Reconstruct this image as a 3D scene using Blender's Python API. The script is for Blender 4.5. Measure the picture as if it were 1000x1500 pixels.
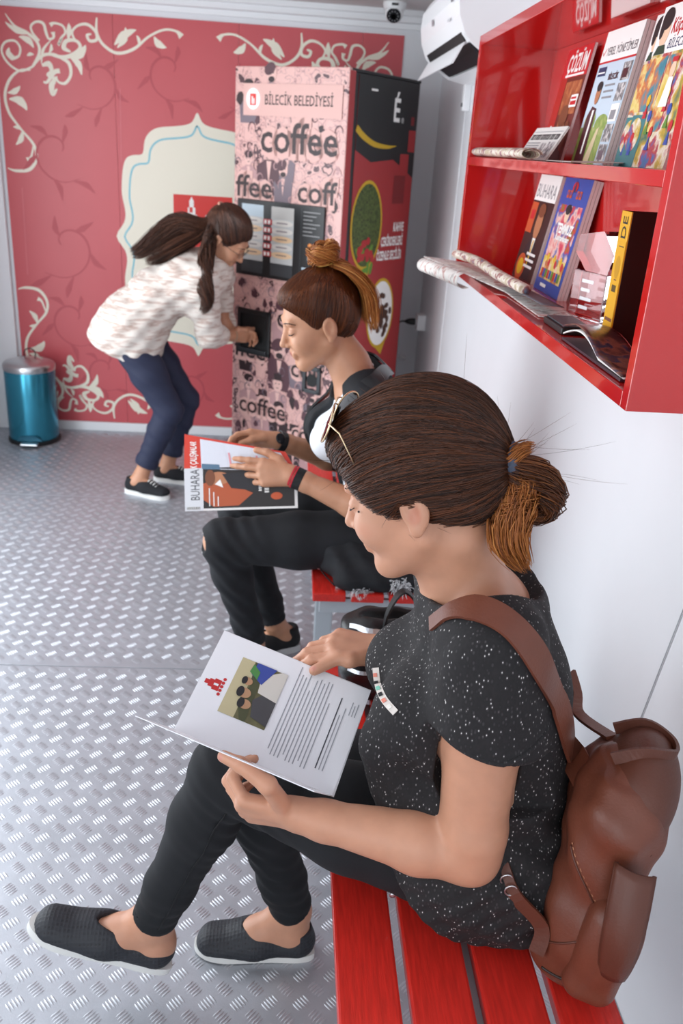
import bpy, bmesh, math, random
import numpy as np
from mathutils import Vector, Matrix, Quaternion
random.seed(7); rng = np.random.default_rng(7)
S = bpy.context.scene
for o in list(bpy.data.objects): bpy.data.objects.remove(o)
COL = S.collection
V3 = lambda *a: np.array(a, float)
R_ = math.radians

# ---------------------------------------------------------------- camera
FPX, CX, CY, CAMH = 1254.6, 500.0, 750.0, 1.55
def _unit(a): a = np.asarray(a, float); return a/np.linalg.norm(a)
_dn = _unit([-194, 2950, FPX]); _dp = np.array([-67, -538, FPX])
_dp = _unit(_dp - _dn*(_dp @ _dn)); _rt = np.cross(_dp, -_dn)
RC = np.array([_rt, _dp, -_dn])                      # image axes -> world axes
camd = bpy.data.cameras.new('camera'); cam = bpy.data.objects.new('camera', camd); COL.objects.link(cam)
M = Matrix.Identity(4)
for i in range(3):
    M[i][0] = RC[i][0]; M[i][1] = -RC[i][1]; M[i][2] = -RC[i][2]
M[2][3] = CAMH
cam.matrix_world = M
camd.sensor_fit = 'VERTICAL'; camd.sensor_height = 36.0; camd.lens = FPX/1500*36
camd.clip_start = 0.02
camd.dof.use_dof = True; camd.dof.focus_distance = 1.3; camd.dof.aperture_fstop = 6.3
S.camera = cam

# ---------------------------------------------------------------- light
S.view_settings.view_transform = 'Standard'; S.view_settings.look = 'None'
S.view_settings.gamma = 1.0; S.view_settings.use_curve_mapping = False
S.view_settings.exposure = -0.2
wd = bpy.data.worlds.new('daylight'); S.world = wd; wd.use_nodes = True
bg = wd.node_tree.nodes['Background']; bg.inputs[0].default_value = (0.86, 0.93, 1.0, 1); bg.inputs[1].default_value = 1.6
def area(name, loc, target, sx, sy, power, col):
    l = bpy.data.lights.new(name, 'AREA'); l.shape = 'RECTANGLE'; l.size = sx; l.size_y = sy
    l.energy = power; l.color = col
    o = bpy.data.objects.new(name, l); COL.objects.link(o); o.location = loc
    o.rotation_euler = (Vector(target)-Vector(loc)).to_track_quat('-Z', 'Y').to_euler()
    return o
area('door_daylight', (-1.78, 2.6, 1.15), (0, 2.6, 0.9), 2.2, 1.9, 60, (0.90, 0.95, 1.0))
area('window_daylight', (-1.75, 0.2, 1.35), (0.3, 0.9, 0.9), 1.5, 1.1, 15, (0.92, 0.96, 1.0))
area('entrance_daylight', (-0.5, -1.4, 1.3), (0, 2.5, 0.9), 1.6, 1.6, 14, (0.95, 0.97, 1.0))

# ---------------------------------------------------------------- pixel helpers (directions only)
def ray(px, py): return RC @ np.array([px-CX, py-CY, FPX])
CP = V3(0, 0, CAMH)
def on_x(px, py, x): d = ray(px, py); return CP + d*(x/d[0])
def on_y(px, py, y): d = ray(px, py); return CP + d*(y/d[1])
def on_z(px, py, z): d = ray(px, py); return CP + d*((z-CAMH)/d[2])
def on_plane(px, py, o, n): d = ray(px, py); return CP + d*(((np.asarray(o)-CP) @ n)/(d @ n))
# ---------------------------------------------------------------- materials
def lin(h):
    if isinstance(h, str):
        h = h.lstrip('#'); c = [int(h[i:i+2], 16)/255 for i in (0, 2, 4)]
    else: c = h
    return tuple((x/12.92 if x <= .04045 else ((x+.055)/1.055)**2.4) for x in c)
MATS = {}
def mat(name, col, rough=.5, metal=0., noise=0., nscale=30., bump=0., bscale=200., coat=0., stretch=None, alpha=None, trans=0., spec=.5, sheen=0.):
    if name in MATS: return MATS[name]
    m = bpy.data.materials.new(name); m.use_nodes = True; nt = m.node_tree
    b = nt.nodes['Principled BSDF']; c = lin(col)
    b.inputs['Base Color'].default_value = (*c, 1); b.inputs['Roughness'].default_value = rough
    b.inputs['Metallic'].default_value = metal; b.inputs['Coat Weight'].default_value = coat
    b.inputs['Transmission Weight'].default_value = trans
    b.inputs['Specular IOR Level'].default_value = spec
    if sheen: b.inputs['Sheen Weight'].default_value = sheen
    tc = nt.nodes.new('ShaderNodeTexCoord'); src = tc.outputs['Object']
    if stretch:
        mp = nt.nodes.new('ShaderNodeMapping'); mp.inputs['Scale'].default_value = stretch
        nt.links.new(src, mp.inputs[0]); src = mp.outputs[0]
    if noise:
        n = nt.nodes.new('ShaderNodeTexNoise'); n.inputs['Scale'].default_value = nscale; n.inputs['Detail'].default_value = 4
        nt.links.new(src, n.inputs['Vector'])
        r = nt.nodes.new('ShaderNodeMapRange'); r.inputs[1].default_value = .3; r.inputs[2].default_value = .7
        r.inputs[3].default_value = 1-noise; r.inputs[4].default_value = 1+noise
        nt.links.new(n.outputs[0], r.inputs[0])
        mx = nt.nodes.new('ShaderNodeVectorMath'); mx.operation = 'SCALE'; mx.inputs[0].default_value = c
        nt.links.new(r.outputs[0], mx.inputs['Scale']); nt.links.new(mx.outputs[0], b.inputs['Base Color'])
    if bump:
        n2 = nt.nodes.new('ShaderNodeTexNoise'); n2.inputs['Scale'].default_value = bscale; n2.inputs['Detail'].default_value = 3
        nt.links.new(src, n2.inputs['Vector'])
        bp = nt.nodes.new('ShaderNodeBump'); bp.inputs['Strength'].default_value = bump; bp.inputs['Distance'].default_value = .004
        nt.links.new(n2.outputs[0], bp.inputs['Height']); nt.links.new(bp.outputs[0], b.inputs['Normal'])
    MATS[name] = m; return m
def ramp_mat(name, cols, scale, rough=.5, stretch=None, detail=4., kind='noise', bump=0., rnd=1.0, metal=0.):
    """procedural colour from a noise / voronoi field through constant or linear stops [(pos,hex)...]"""
    m = bpy.data.materials.new(name); m.use_nodes = True; nt = m.node_tree; b = nt.nodes['Principled BSDF']
    b.inputs['Roughness'].default_value = rough; b.inputs['Metallic'].default_value = metal
    tc = nt.nodes.new('ShaderNodeTexCoord'); mp = nt.nodes.new('ShaderNodeMapping')
    mp.inputs['Scale'].default_value = stretch or (1, 1, 1); nt.links.new(tc.outputs['Object'], mp.inputs[0])
    if kind == 'noise':
        n = nt.nodes.new('ShaderNodeTexNoise'); n.inputs['Detail'].default_value = detail; out = n.outputs[0]
    else:
        n = nt.nodes.new('ShaderNodeTexVoronoi'); n.inputs['Randomness'].default_value = rnd
        out = n.outputs['Distance'] if kind == 'voronoi' else n.outputs['Color']
    n.inputs['Scale'].default_value = scale; nt.links.new(mp.outputs[0], n.inputs['Vector'])
    cr = nt.nodes.new('ShaderNodeValToRGB'); el = cr.color_ramp.elements
    while len(el) < len(cols): el.new(.5)
    for e, (p, c) in zip(el, cols): e.position = p; e.color = (*lin(c), 1)
    nt.links.new(out, cr.inputs[0]); nt.links.new(cr.outputs[0], b.inputs['Base Color'])
    if bump:
        bp = nt.nodes.new('ShaderNodeBump'); bp.inputs['Strength'].default_value = bump; bp.inputs['Distance'].default_value = .003
        nt.links.new(out, bp.inputs['Height']); nt.links.new(bp.outputs[0], b.inputs['Normal'])
    MATS[name] = m; return m

# ---------------------------------------------------------------- mesh builder
class MB:
    def __init__(s): s.v = []; s.f = []; s.m = []
    def add(s, vs, fs, mi=0):
        k = len(s.v); s.v += [tuple(map(float, p)) for p in vs]; s.f += [tuple(i+k for i in f) for f in fs]; s.m += [mi]*len(fs); return s
    def box(s, lo, hi, mi=0, xf=None):
        (a, b, c), (d, e, f) = lo, hi
        vs = [(a,b,c),(d,b,c),(d,e,c),(a,e,c),(a,b,f),(d,b,f),(d,e,f),(a,e,f)]
        if xf is not None: vs = [xf(p) for p in vs]
        return s.add(vs, [(3,2,1,0),(4,5,6,7),(0,1,5,4),(1,2,6,5),(2,3,7,6),(3,0,4,7)], mi)
    def bbox(s, lo, hi, r=.004, mi=0, xf=None):
        """box with chamfered edges"""
        bm = bmesh.new(); bmesh.ops.create_cube(bm, size=1)
        lo = np.array(lo, float); hi = np.array(hi, float)
        for v in bm.verts: v.co = Vector((lo+hi)/2 + np.array(v.co)*(hi-lo))
        bmesh.ops.bevel(bm, geom=list(bm.edges), offset=min(r, .45*min(hi-lo)), segments=2, affect='EDGES', profile=.6)
        bm.verts.index_update(); vs = [tuple(v.co) for v in bm.verts]
        if xf is not None: vs = [xf(p) for p in vs]
        s.add(vs, [[v.index for v in f.verts] for f in bm.faces], mi); bm.free(); return s
    def tube(s, pts, r, n=8, mi=0, cap=True, flat=None, closed=False):
        pts = [np.asarray(p, float) for p in pts]; k = len(pts)
        rr = r if hasattr(r, '__len__') else [r]*k
        tang = []
        for i in range(k):
            a = pts[(i-1) % k] if (closed or i > 0) else pts[i]; b = pts[(i+1) % k] if (closed or i < k-1) else pts[i]
            tang.append(_unit(b-a))
        nrm = np.cross(tang[0], [0, 0, 1.]); 
        if np.linalg.norm(nrm) < 1e-3: nrm = np.cross(tang[0], [1., 0, 0])
        nrm = _unit(nrm); vs = []
        for i in range(k):
            nrm = _unit(nrm - tang[i]*(nrm @ tang[i])); bn = np.cross(tang[i], nrm)
            for j in range(n):
                a = 2*math.pi*j/n; vs.append(pts[i] + rr[i]*(math.cos(a)*nrm + math.sin(a)*bn*(flat or 1)))
        fs = []
        for i in range(k if closed else k-1):
            i2 = (i+1) % k
            for j in range(n): fs.append((i*n+j, i*n+(j+1) % n, i2*n+(j+1) % n, i2*n+j))
        if cap and not closed: fs += [tuple(range(n))[::-1], tuple(range((k-1)*n, k*n))]
        return s.add(vs, fs, mi)
    def ribbon(s, pts, side, w, t, mi=0):
        """flat strap: path pts, side vectors, width w, thickness t"""
        k = len(pts); ww = w if hasattr(w, '__len__') else [w]*k; vs = []
        for i in range(k):
            a = np.asarray(pts[max(i-1, 0)], float); b = np.asarray(pts[min(i+1, k-1)], float); tg = _unit(b-a)
            sd = np.asarray(side[i] if np.ndim(side) > 1 else side, float); sd = _unit(sd - tg*(sd @ tg)); nn = np.cross(tg, sd)
            p = np.asarray(pts[i], float)
            for q in (sd*ww[i]/2+nn*t/2, -sd*ww[i]/2+nn*t/2, -sd*ww[i]/2-nn*t/2, sd*ww[i]/2-nn*t/2): vs.append(p+q)
        fs = [(3,2,1,0), tuple(range(4*k-4, 4*k))]
        for i in range(k-1):
            for j in range(4): fs.append((4*i+j, 4*i+(j+1) % 4, 4*i+4+(j+1) % 4, 4*i+4+j))
        return s.add(vs, fs, mi)
    def lathe(s, prof, c=(0, 0, 0), n=32, mi=0, ax=None):
        vs = []; fs = []
        X, Y, Z = (np.eye(3) if ax is None else ax)
        for r, z in prof:
            for j in range(n):
                a = 2*math.pi*j/n; vs.append(np.asarray(c)+X*(r*math.cos(a))+Y*(r*math.sin(a))+Z*z)
        for i in range(len(prof)-1):
            for j in range(n): fs.append((i*n+j, i*n+(j+1) % n, (i+1)*n+(j+1) % n, (i+1)*n+j))
        fs += [tuple(range(n))[::-1], tuple(range((len(prof)-1)*n, len(prof)*n))]
        return s.add(vs, fs, mi)
    def prism(s, poly, d0, d1, fr, mi=0):
        """extrude 2-D outline between two depths in frame fr=(origin,u,v,n)"""
        o, u, v, n = fr; k = len(poly)
        vs = [o+u*a+v*b+n*d0 for a, b in poly]+[o+u*a+v*b+n*d1 for a, b in poly]
        fs = [tuple(range(k))[::-1], tuple(range(k, 2*k))]+[(i, (i+1) % k, (i+1) % k+k, i+k) for i in range(k)]
        return s.add(vs, fs, mi)
    def obj(s, name, mats, parent=None, smooth=False, kind=None, label=None):
        me = bpy.data.meshes.new(name); me.from_pydata(s.v, [], s.f); me.validate()
        if not isinstance(mats, (list, tuple)): mats = [mats]
        for m in mats: me.materials.append(m)
        if len(mats) > 1 and len(me.polygons) == len(s.m): me.polygons.foreach_set('material_index', s.m)
        bm = bmesh.new(); bm.from_mesh(me); bmesh.ops.recalc_face_normals(bm, faces=bm.faces) if kind != 'print' else None; bm.to_mesh(me); bm.free()
        if smooth: shade(me, smooth)
        return link(name, me, parent, None if kind == 'print' else kind, label)
def shade(me, ang=40):
    me.shade_smooth()
    if ang is not True:
        try: me.set_sharp_from_angle(angle=R_(ang))
        except Exception: pass
def link(name, data, parent=None, kind=None, label=None):
    o = bpy.data.objects.new(name, data); COL.objects.link(o)
    if parent is not None: o.parent = parent; o.matrix_parent_inverse = parent.matrix_world.inverted() if False else Matrix.Identity(4)
    if kind: o['kind'] = kind
    if label: o['label'] = label
    return o
def tag(o, label, cat, group=None):
    o['label'] = label; o['category'] = cat
    if group: o['group'] = group
    return o
def thing(name, label, cat, loc=(0, 0, 0), group=None):
    """Empty at the base of a thing; parts are modelled in world space and moved under it"""
    o = bpy.data.objects.new(name, None); COL.objects.link(o); o.location = loc; o.empty_display_size = .1
    return tag(o, label, cat, group)
def adopt(root):
    """parts were built in world coordinates: shift their origin to the root"""
    L = Vector(root.location)
    for c in root.children:
        c.location = -L
def spline(pts, n=8, closed=False):
    P = [np.asarray(p, float) for p in pts]; k = len(P); out = []
    g = lambda i: P[i % k] if closed else P[min(max(i, 0), k-1)]
    for i in range(k if closed else k-1):
        a, b, c, d = g(i-1), g(i), g(i+1), g(i+2)
        for t in np.arange(n)/n:
            out.append(.5*((2*b)+(c-a)*t+(2*a-5*b+4*c-d)*t*t+(3*b-a-3*c+d)*t**3))
    if not closed: out.append(P[-1])
    return out
# ---------------------------------------------------------------- flat print (ink on a real surface)
_fonts = {}
def glyphs(txt, bold=0.0, shear=0.0):
    key = (txt, bold, shear)
    if key not in _fonts:
        c = bpy.data.curves.new('t', 'FONT'); c.body = txt; c.resolution_u = 2; c.offset = bold; c.shear = shear; c.fill_mode = 'FRONT'
        o = bpy.data.objects.new('t', c); COL.objects.link(o); dg = bpy.context.evaluated_depsgraph_get()
        me = bpy.data.meshes.new_from_object(o.evaluated_get(dg))
        vs = [tuple(v.co[:2]) for v in me.vertices]; fs = [tuple(p.vertices) for p in me.polygons]
        bpy.data.objects.remove(o); bpy.data.curves.remove(c); bpy.data.meshes.remove(me)
        _fonts[key] = (vs, fs)
    return _fonts[key]
class Print:
    """multi-colour ink layer: coordinates (a,b) in metres on frame (o,u,v); n = outward normal"""
    def __init__(s, o, u, v, warp=None):
        s.o = np.asarray(o, float); s.u = _unit(u); s.v = _unit(v); s.n = np.cross(s.u, s.v); s.mb = MB(); s.mats = []; s.k = 0; s.warp = warp
    def P(s, a, b, h): 
        if s.warp: return s.warp(a, b, h)
        return s.o+s.u*a+s.v*b+s.n*h
    def H(s, lvl): s.k += 1; return .0004*lvl+5e-6*(s.k % 70)
    def mi(s, m):
        if m not in s.mats: s.mats.append(m)
        return s.mats.index(m)
    def poly(s, pts, m, lvl=1):
        h = s.H(lvl); s.mb.add([s.P(a, b, h) for a, b in pts], [tuple(range(len(pts)))], s.mi(m)); return s
    def rect(s, a, b, w, h, m, lvl=1, nx=1):
        for i in range(nx):
            x0 = a+w*i/nx; x1 = a+w*(i+1)/nx
            s.poly([(x0, b), (x1, b), (x1, b+h), (x0, b+h)], m, lvl)
        return s
    def ell(s, a, b, ra, rb, m, lvl=1, n=28, rot=0, a0=0, a1=2*math.pi):
        c, q = math.cos(rot), math.sin(rot); pts = []
        for i in range(n):
            t = a0+(a1-a0)*i/(n if a1-a0 > 6.28 else n-1); x, y = ra*math.cos(t), rb*math.sin(t); pts.append((a+x*c-y*q, b+x*q+y*c))
        return s.poly(pts, m, lvl)
    def text(s, txt, a, b, size, m, lvl=2, w=None, bold=0., shear=0., rot=0, center=False):
        vs, fs = glyphs(txt, bold, shear)
        if not vs: return s
        x0 = min(p[0] for p in vs); x1 = max(p[0] for p in vs); sx = size if w is None else w/(x1-x0)
        h = s.H(lvl); c, q = math.cos(rot), math.sin(rot); out = []
        off = -(x1-x0)*sx/2 if center else 0
        for x, y in vs:
            X = (x-x0)*sx+off; Y = y*size; out.append(s.P(a+X*c-Y*q, b+X*q+Y*c, h))
        s.mb.add(out, fs, s.mi(m)); return s
    def stroke(s, pts, w, m, lvl=1, n=7, raw=False):
        """ink stroke of varying width along a spline"""
        P = pts if raw else spline([np.array(p, float) for p in pts], n); k = len(P); L = []; Rr = []
        for i in range(k):
            t = P[min(i+1, k-1)]-P[max(i-1, 0)]; t = t/(np.linalg.norm(t)+1e-9); nn = np.array([-t[1], t[0]])
            f = i/(k-1); ww = np.interp(f, np.linspace(0, 1, len(w)), w) if hasattr(w, '__len__') else w
            L.append(P[i]+nn*ww/2); Rr.append(P[i]-nn*ww/2)
        h = s.H(lvl)
        vs = [s.P(p[0], p[1], h+2e-6*(i % 2)) for i, p in enumerate(L)]+[s.P(p[0], p[1], h) for p in Rr]
        s.mb.add(vs, [(i, i+k, i+k+1, i+1) for i in range(k-1)], s.mi(m)); return s
    def lines(s, a, b, w, rows, pitch, th, m, lvl=1, jit=.25):
        for i in range(rows): s.rect(a, b-i*pitch, w*(1-jit*random.random()*(i % 4 == 3)), th, m, lvl)
        return s
    def obj(s, parent, name='print'): return s.mb.obj(name, s.mats, parent, kind='print')
# ---------------------------------------------------------------- room shell
YB, XR, XL, ZC = 4.70, 0.708, -1.62, 2.17
white_wall = mat('white_wall_panel', '#E4E6E9', .38, noise=.025, nscale=3)
white_trim = mat('white_trim', '#EEF0F2', .35)
ceil_m = mat('ceiling_paint', '#D7D2D2', .6, noise=.02, nscale=5)
alu = mat('tread_aluminium', '#B4B8BF', .44, .62, noise=.08, nscale=9, bump=.05, bscale=300)
alu_bar = mat('tread_aluminium_bar', '#C6C9CF', .40, .66, noise=.05, nscale=15)
dark_gap = mat('dark_joint', '#3A3B3D', .8)
red_panel = mat('red_printed_panel', '#C9565C', .36, noise=.03, nscale=2)
cream = mat('cream_ink', '#EFE9D6', .45)
cyan_ink = mat('cyan_ink', '#7FC3D2', .45)
dkred_ink = mat('dark_red_ink', '#B94A52', .45)
logo_red = mat('logo_red_ink', '#D8362F', .45)
white_ink = mat('white_ink', '#F6F4F0', .5)
black_ink = mat('black_ink', '#1B1A1C', .5)

def struct(mb, name, m, **k): return mb.obj(name, m, kind='structure', **k)
floor = struct(MB().box((XL, -1.3, -.06), (XR+.06, YB+.06, -.004)), 'floor', dark_gap)
seams = [-1.3, .94, 2.325, 3.715, YB]
for a, b in zip(seams[:-1], seams[1:]):
    MB().bbox((XL+.002, a+.0015, -.004), (XR-.001, b-.0015, 0), .0012).obj('floor_plate', alu, floor)
# raised five-bar tread, pressed into the plates: real relief, far too many to pick apart
def tread():
    p = .0612; vs = []; fs = []; 
    x0 = np.arange(XL+.04, XR-.02, p); y0 = np.arange(.62, YB-.03, p)
    cells = [(x, y, 0) for x in x0 for y in y0]+[(x+p/2, y+p/2, 1) for x in x0 for y in y0]
    base = []
    for x, y, t in cells:
        if min(abs(y-s) for s in seams) < .02 or x > XR-.03: continue
        ang = R_(-47 if t == 0 else 45); d = np.array([math.cos(ang), math.sin(ang)]); q = np.array([-d[1], d[0]])
        for j in range(-2, 3):
            base.append((x+q[0]*j*.0068, y+q[1]*j*.0068, d[0], d[1], .0148-.0012*abs(j)))
    B = np.array(base); c = B[:, :2]; d = B[:, 2:4]; q = np.stack([-d[:, 1], d[:, 0]], 1); L = B[:, 4:5]
    w = .0023; h = .0019
    rows = [(-1, 0, 0), (-.45, 1, 0), (.45, 1, 0), (1, 0, 0), (.45, -1, 0), (-.45, -1, 0), (-.5, 0, 1), (.5, 0, 1)]
    V = np.zeros((len(B), 8, 3))
    for k, (a, b, z) in enumerate(rows):
        V[:, k, :2] = c+d*L*a+q*w*b; V[:, k, 2] = h if z else .0
    F = np.array([(0, 5, 6, 6), (0, 6, 1, 1), (1, 6, 7, 2), (2, 7, 3, 3), (3, 7, 4, 4), (4, 7, 6, 5)])
    n = len(B); vs = V.reshape(-1, 3); faces = []
    for f in F:
        ff = list(dict.fromkeys(f)); faces.append((np.array(ff)[None]+8*np.arange(n)[:, None]))
    me = bpy.data.meshes.new('tread_bars')
    allf = [tuple(r) for blk in faces for r in blk.tolist()]
    me.from_pydata(vs.tolist(), [], allf); me.materials.append(alu_bar); me.shade_smooth()
    return link('tread_bars', me, floor, 'stuff')
tread()
ceiling = struct(MB().box((XL-.05, -1.3, ZC), (XR+.06, YB+.06, ZC+.05)), 'ceiling', ceil_m)
wall_right = struct(MB().box((XR, -1.3, -.06), (XR+.06, YB+.06, ZC)), 'wall_right', white_wall)
wall_back = struct(MB().box((XL-.05, YB, -.06), (XR+.06, YB+.06, ZC)), 'wall_back', white_wall)
# left side wall (out of the picture): doorway and window openings let the daylight in
wl = MB(); 
for lo, hi in (((-1.3, -.06), (-.5, ZC)), ((-.5, -.06), (.95, .8)), ((-.5, 1.95), (.95, ZC)), ((.95, -.06), (1.5, ZC)), ((1.5, 2.08), (3.7, ZC)), ((3.7, -.06), (YB+.06, ZC))):
    wl.box((XL-.05, lo[0], lo[1]), (XL, hi[0], hi[1]))
struct(wl, 'wall_left', white_wall)
wf = MB()
for a, b, z0, z1 in ((XL, -1.3, -.06, ZC), (.35, XR, -.06, ZC), (-1.3, .35, 2.08, ZC)): wf.box((a, -1.36, z0), (b, -1.3, z1))
struct(wf, 'wall_front', white_wall)
# cornice, skirting, corner trims
fr = (V3(0, YB, 0), V3(0, 0, 1), V3(0, -1, 0), V3(1, 0, 0))
cor = [(ZC, 0), (ZC, .05), (ZC-.022, .05), (ZC-.027, .036), (ZC-.05, .036), (ZC-.055, .014), (ZC-.078, .012), (ZC-.08, 0)]
struct(MB().prism(cor, XL, XR, fr), 'trim_1', white_trim)
fr = (V3(XR, 0, 0), V3(0, 0, 1), V3(-1, 0, 0), V3(0, 1, 0))
struct(MB().prism(cor, 0.2, YB-.05, fr), 'trim_2', white_trim)
struct(MB().bbox((-1.445, YB-.014, 0), (XR, YB, .05), .004), 'baseboard_back', white_trim)
struct(MB().bbox((XL, YB-.03, 0), (-1.458, YB, ZC-.08), .006), 'trim_3', white_trim)
# joint covers on the right wall
struct(MB().bbox((XR-.003, 3.945, 0), (XR, 3.968, ZC-.08), .001), 'trim_4', white_trim)
# thin grey line running slantwise down the wall beside the bag
tag(MB().tube([on_x(1003, 886, XR-.0022), on_x(968, 975, XR-.0022), on_x(935, 1060, XR-.0022), on_x(905, 1136, XR-.0022)], .0012, 6).obj('wall_cable', mat('cable_grey', '#A4A7AC', .5), smooth=True), 'thin grey cable running slantwise down the white wall beside the backpack', 'cable')

# red printed panels of the back wall
PX0, PX1, PZ0, PZ1 = -1.442, .506, .052, 2.066
px = [PX0, -.887, -.291, .305, PX1]
for a, b in zip(px[:-1], px[1:]):
    MB().bbox((a+.0006, YB-.006, PZ0), (b-.0006, YB, PZ1), .0008).obj('panel', red_panel, wall_back)
MCX, MCZ = (PX0+PX1)/2-.008, (PZ0+PZ1)/2
BW = Print((0, YB-.0062, 0), (1, 0, 0), (0, 0, 1))
BW.n = V3(0, -1, 0)
def w2(x, y): p = on_y(x, y, YB); return np.array([p[0], p[2]])
def flips(pts, fx, fz): return [np.array([2*MCX-p[0] if fx else p[0], 2*MCZ-p[1] if fz else p[1]]) for p in pts]
# corner scroll, read off in picture pixels of the upper left corner
def leaf(p, q, w, m, fx, fz, lvl=1, bend=.15):
    p = np.array(p, float); q = np.array(q, float); d = q-p; n = np.array([-d[1], d[0]])
    mid = p+d*.5+n*bend
    pts = [w2(*t) for t in (p, p+d*.3+n*bend*.8, mid, p+d*.8+n*bend*.6, q)]
    BW.stroke(flips(pts, fx, fz), [w*.12, w*.75, w, w*.6, .0008], m, lvl, 5)
SC = .0034   # metres per pixel on the back wall
def corner(fx, fz):
    def st(pts, w, lvl=1): BW.stroke(flips([w2(*p) for p in pts], fx, fz), [x*SC for x in w], cream, lvl, 6)
    st([(8, 20), (22, 38), (40, 48), (55, 62), (58, 78), (48, 98)], [1, 3, 4, 4, 4, 3])
    st([(48, 98), (30, 104), (12, 92), (3, 75), (8, 62), (22, 60), (30, 70), (28, 82), (18, 86)], [3, 3, 3, 3, 3, 3, 3, 3, 5])
    st([(20, 86), (13, 78), (14, 70)], [7, 8, 1])
    st([(58, 60), (48, 48), (46, 38), (54, 32), (64, 35), (68, 48), (72, 57), (79, 55), (78, 47)], [3, 3, 3, 3, 4, 4, 3, 3, 6])
    st([(48, 98), (62, 82), (78, 80), (92, 86), (102, 94), (104, 110), (96, 122), (86, 120), (82, 112)], [3, 4, 4, 4, 5, 4, 4, 3, 4])
    st([(72, 79), (92, 84), (108, 80), (118, 70), (112, 60), (98, 60), (94, 70), (104, 76)], [3, 5, 6, 5, 4, 5, 7, 2])
    st([(92, 55), (86, 66), (90, 56), (96, 48), (92, 38), (80, 34), (74, 37)], [2, 4, 3, 3, 3, 3, 6])
    st([(112, 62), (106, 48), (114, 38), (128, 36), (140, 46), (142, 58), (132, 60), (128, 52), (134, 50)], [3, 3, 3, 4, 4, 4, 4, 4, 2])
    st([(142, 26), (142, 48), (152, 66), (172, 78), (196, 72), (218, 54), (240, 44), (258, 46), (266, 54)], [2, 4, 4, 4, 4, 3, 3, 3, 9])
    leaf((120, 110), (101, 82), 9*SC, cream, fx, fz); leaf((104, 86), (126, 66), 11*SC, cream, fx, fz)
    leaf((168, 66), (200, 44), 11*SC, cream, fx, fz, bend=-.1); leaf((172, 70), (184, 40), 9*SC, cream, fx, fz)
    leaf((226, 54), (244, 70), 10*SC, cream, fx, fz); leaf((203, 66), (200, 52), 5*SC, cream, fx, fz)
    leaf((100, 58), (101, 34), 8*SC, cream, fx, fz, bend=.05); leaf((50, 70), (28, 54), 9*SC, cream, fx, fz)
    leaf((50, 80), (40, 82), 5*SC, cream, fx, fz); leaf((45, 50), (8, 32), 7*SC, cream, fx, fz, bend=-.1)
    leaf((72, 78), (75, 64), 5*SC, cream, fx, fz); leaf((76, 58), (62, 96), 4*SC, cream, fx, fz)
    st([(62, 96), (72, 94), (76, 104), (70, 110), (80, 116), (76, 126), (78, 138), (84, 130)], [3, 8, 5, 3, 5, 8, 6, 2])
    st([(88, 104), (80, 106), (70, 120), (64, 120)], [6, 6, 4, 2])
    # descending stem
    st([(45, 102), (28, 104), (14, 118), (8, 140), (14, 165), (32, 190), (50, 212), (54, 232), (44, 248), (24, 250), (12, 246)], [3, 3, 4, 4, 4, 3, 4, 4, 5, 4, 1])
    st([(50, 212), (46, 230), (40, 234)], [2, 3, 7])
    leaf((14, 145), (40, 162), 12*SC, cream, fx, fz, bend=-.2); leaf((12, 136), (30, 126), 8*SC, cream, fx, fz)
    leaf((24, 212), (33, 192), 8*SC, cream, fx, fz); leaf((30, 190), (20, 186), 5*SC, cream, fx, fz)
for fx in (0, 1):
    for fz in (0, 1): corner(fx, fz)
# faint darker scrolls in the red
for k, (cx, cz, s, fl) in enumerate([(-1.18, 1.45, 1, 1), (-1.17, 1.0, 1.15, -1), (-1.15, .62, 1, 1), (-.62, 1.84, .9, 1), (-.25, 1.8, .8, -1), (-.55, .28, .85, -1), (-1.0, .35, .8, 1), (-.98, 1.78, .9, -1)]):
    def q(t, r): return np.array([cx+fl*s*r*math.cos(t), cz+s*r*math.sin(t)])
    BW.stroke([q(t, .02+.026*t) for t in np.linspace(0, 5.4, 12)], [.006, .009, .012, .008, .003], dkred_ink, 1, 4)
    for t in (1.0, 2.2, 3.4, 4.5, 5.2):
        a = q(t, .02+.026*t); b = q(t+.25, .1+.03*t)
        BW.stroke([a, (a+b)/2+np.array([.01, .012])*fl, b], [.003, .028*s, .002], dkred_ink, 1, 5)
# light scratches
for a, b in (((33, 275), (41, 402)), ((176, 130), (178, 236))): BW.stroke([w2(*a), w2(*b)], .002, mat('pale_scratch', '#DB8088', .5), 1, 2)
# medallion
half = [(289, 165), (282, 178), (272, 183), (255, 185), (232, 187), (219, 194), (212, 206), (209, 225), (196, 227), (186, 231), (181, 243), (179, 262), (179, 285), (184, 310), (182, 326), (171, 345)]
hw = [w2(*p) for p in half]; MX = hw[0][0]
quad = [(-(p[0]-MX), p[1]-MCZ) for p in hw]; quad[-1] = (quad[-1][0], 0.0)
def medal(s, dx=0): 
    up = [(MX-a*s, MCZ+b*s) for a, b in quad]; dn = [(MX-a*s, MCZ-b*s) for a, b in quad[::-1][1:]]
    Lh = up+dn; return Lh+[(2*MX-a, b) for a, b in Lh[::-1][1:-1]]
pol = [np.array(p) for p in medal(1)]
BW.poly([tuple(p) for p in spline(pol, 3, True)], cream, 2)
inn = [np.array(p) for p in medal(.90)]
sp = spline(inn, 3, True); BW.stroke(sp+[sp[0], sp[1]], .0085, cyan_ink, 3, raw=True)
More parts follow.
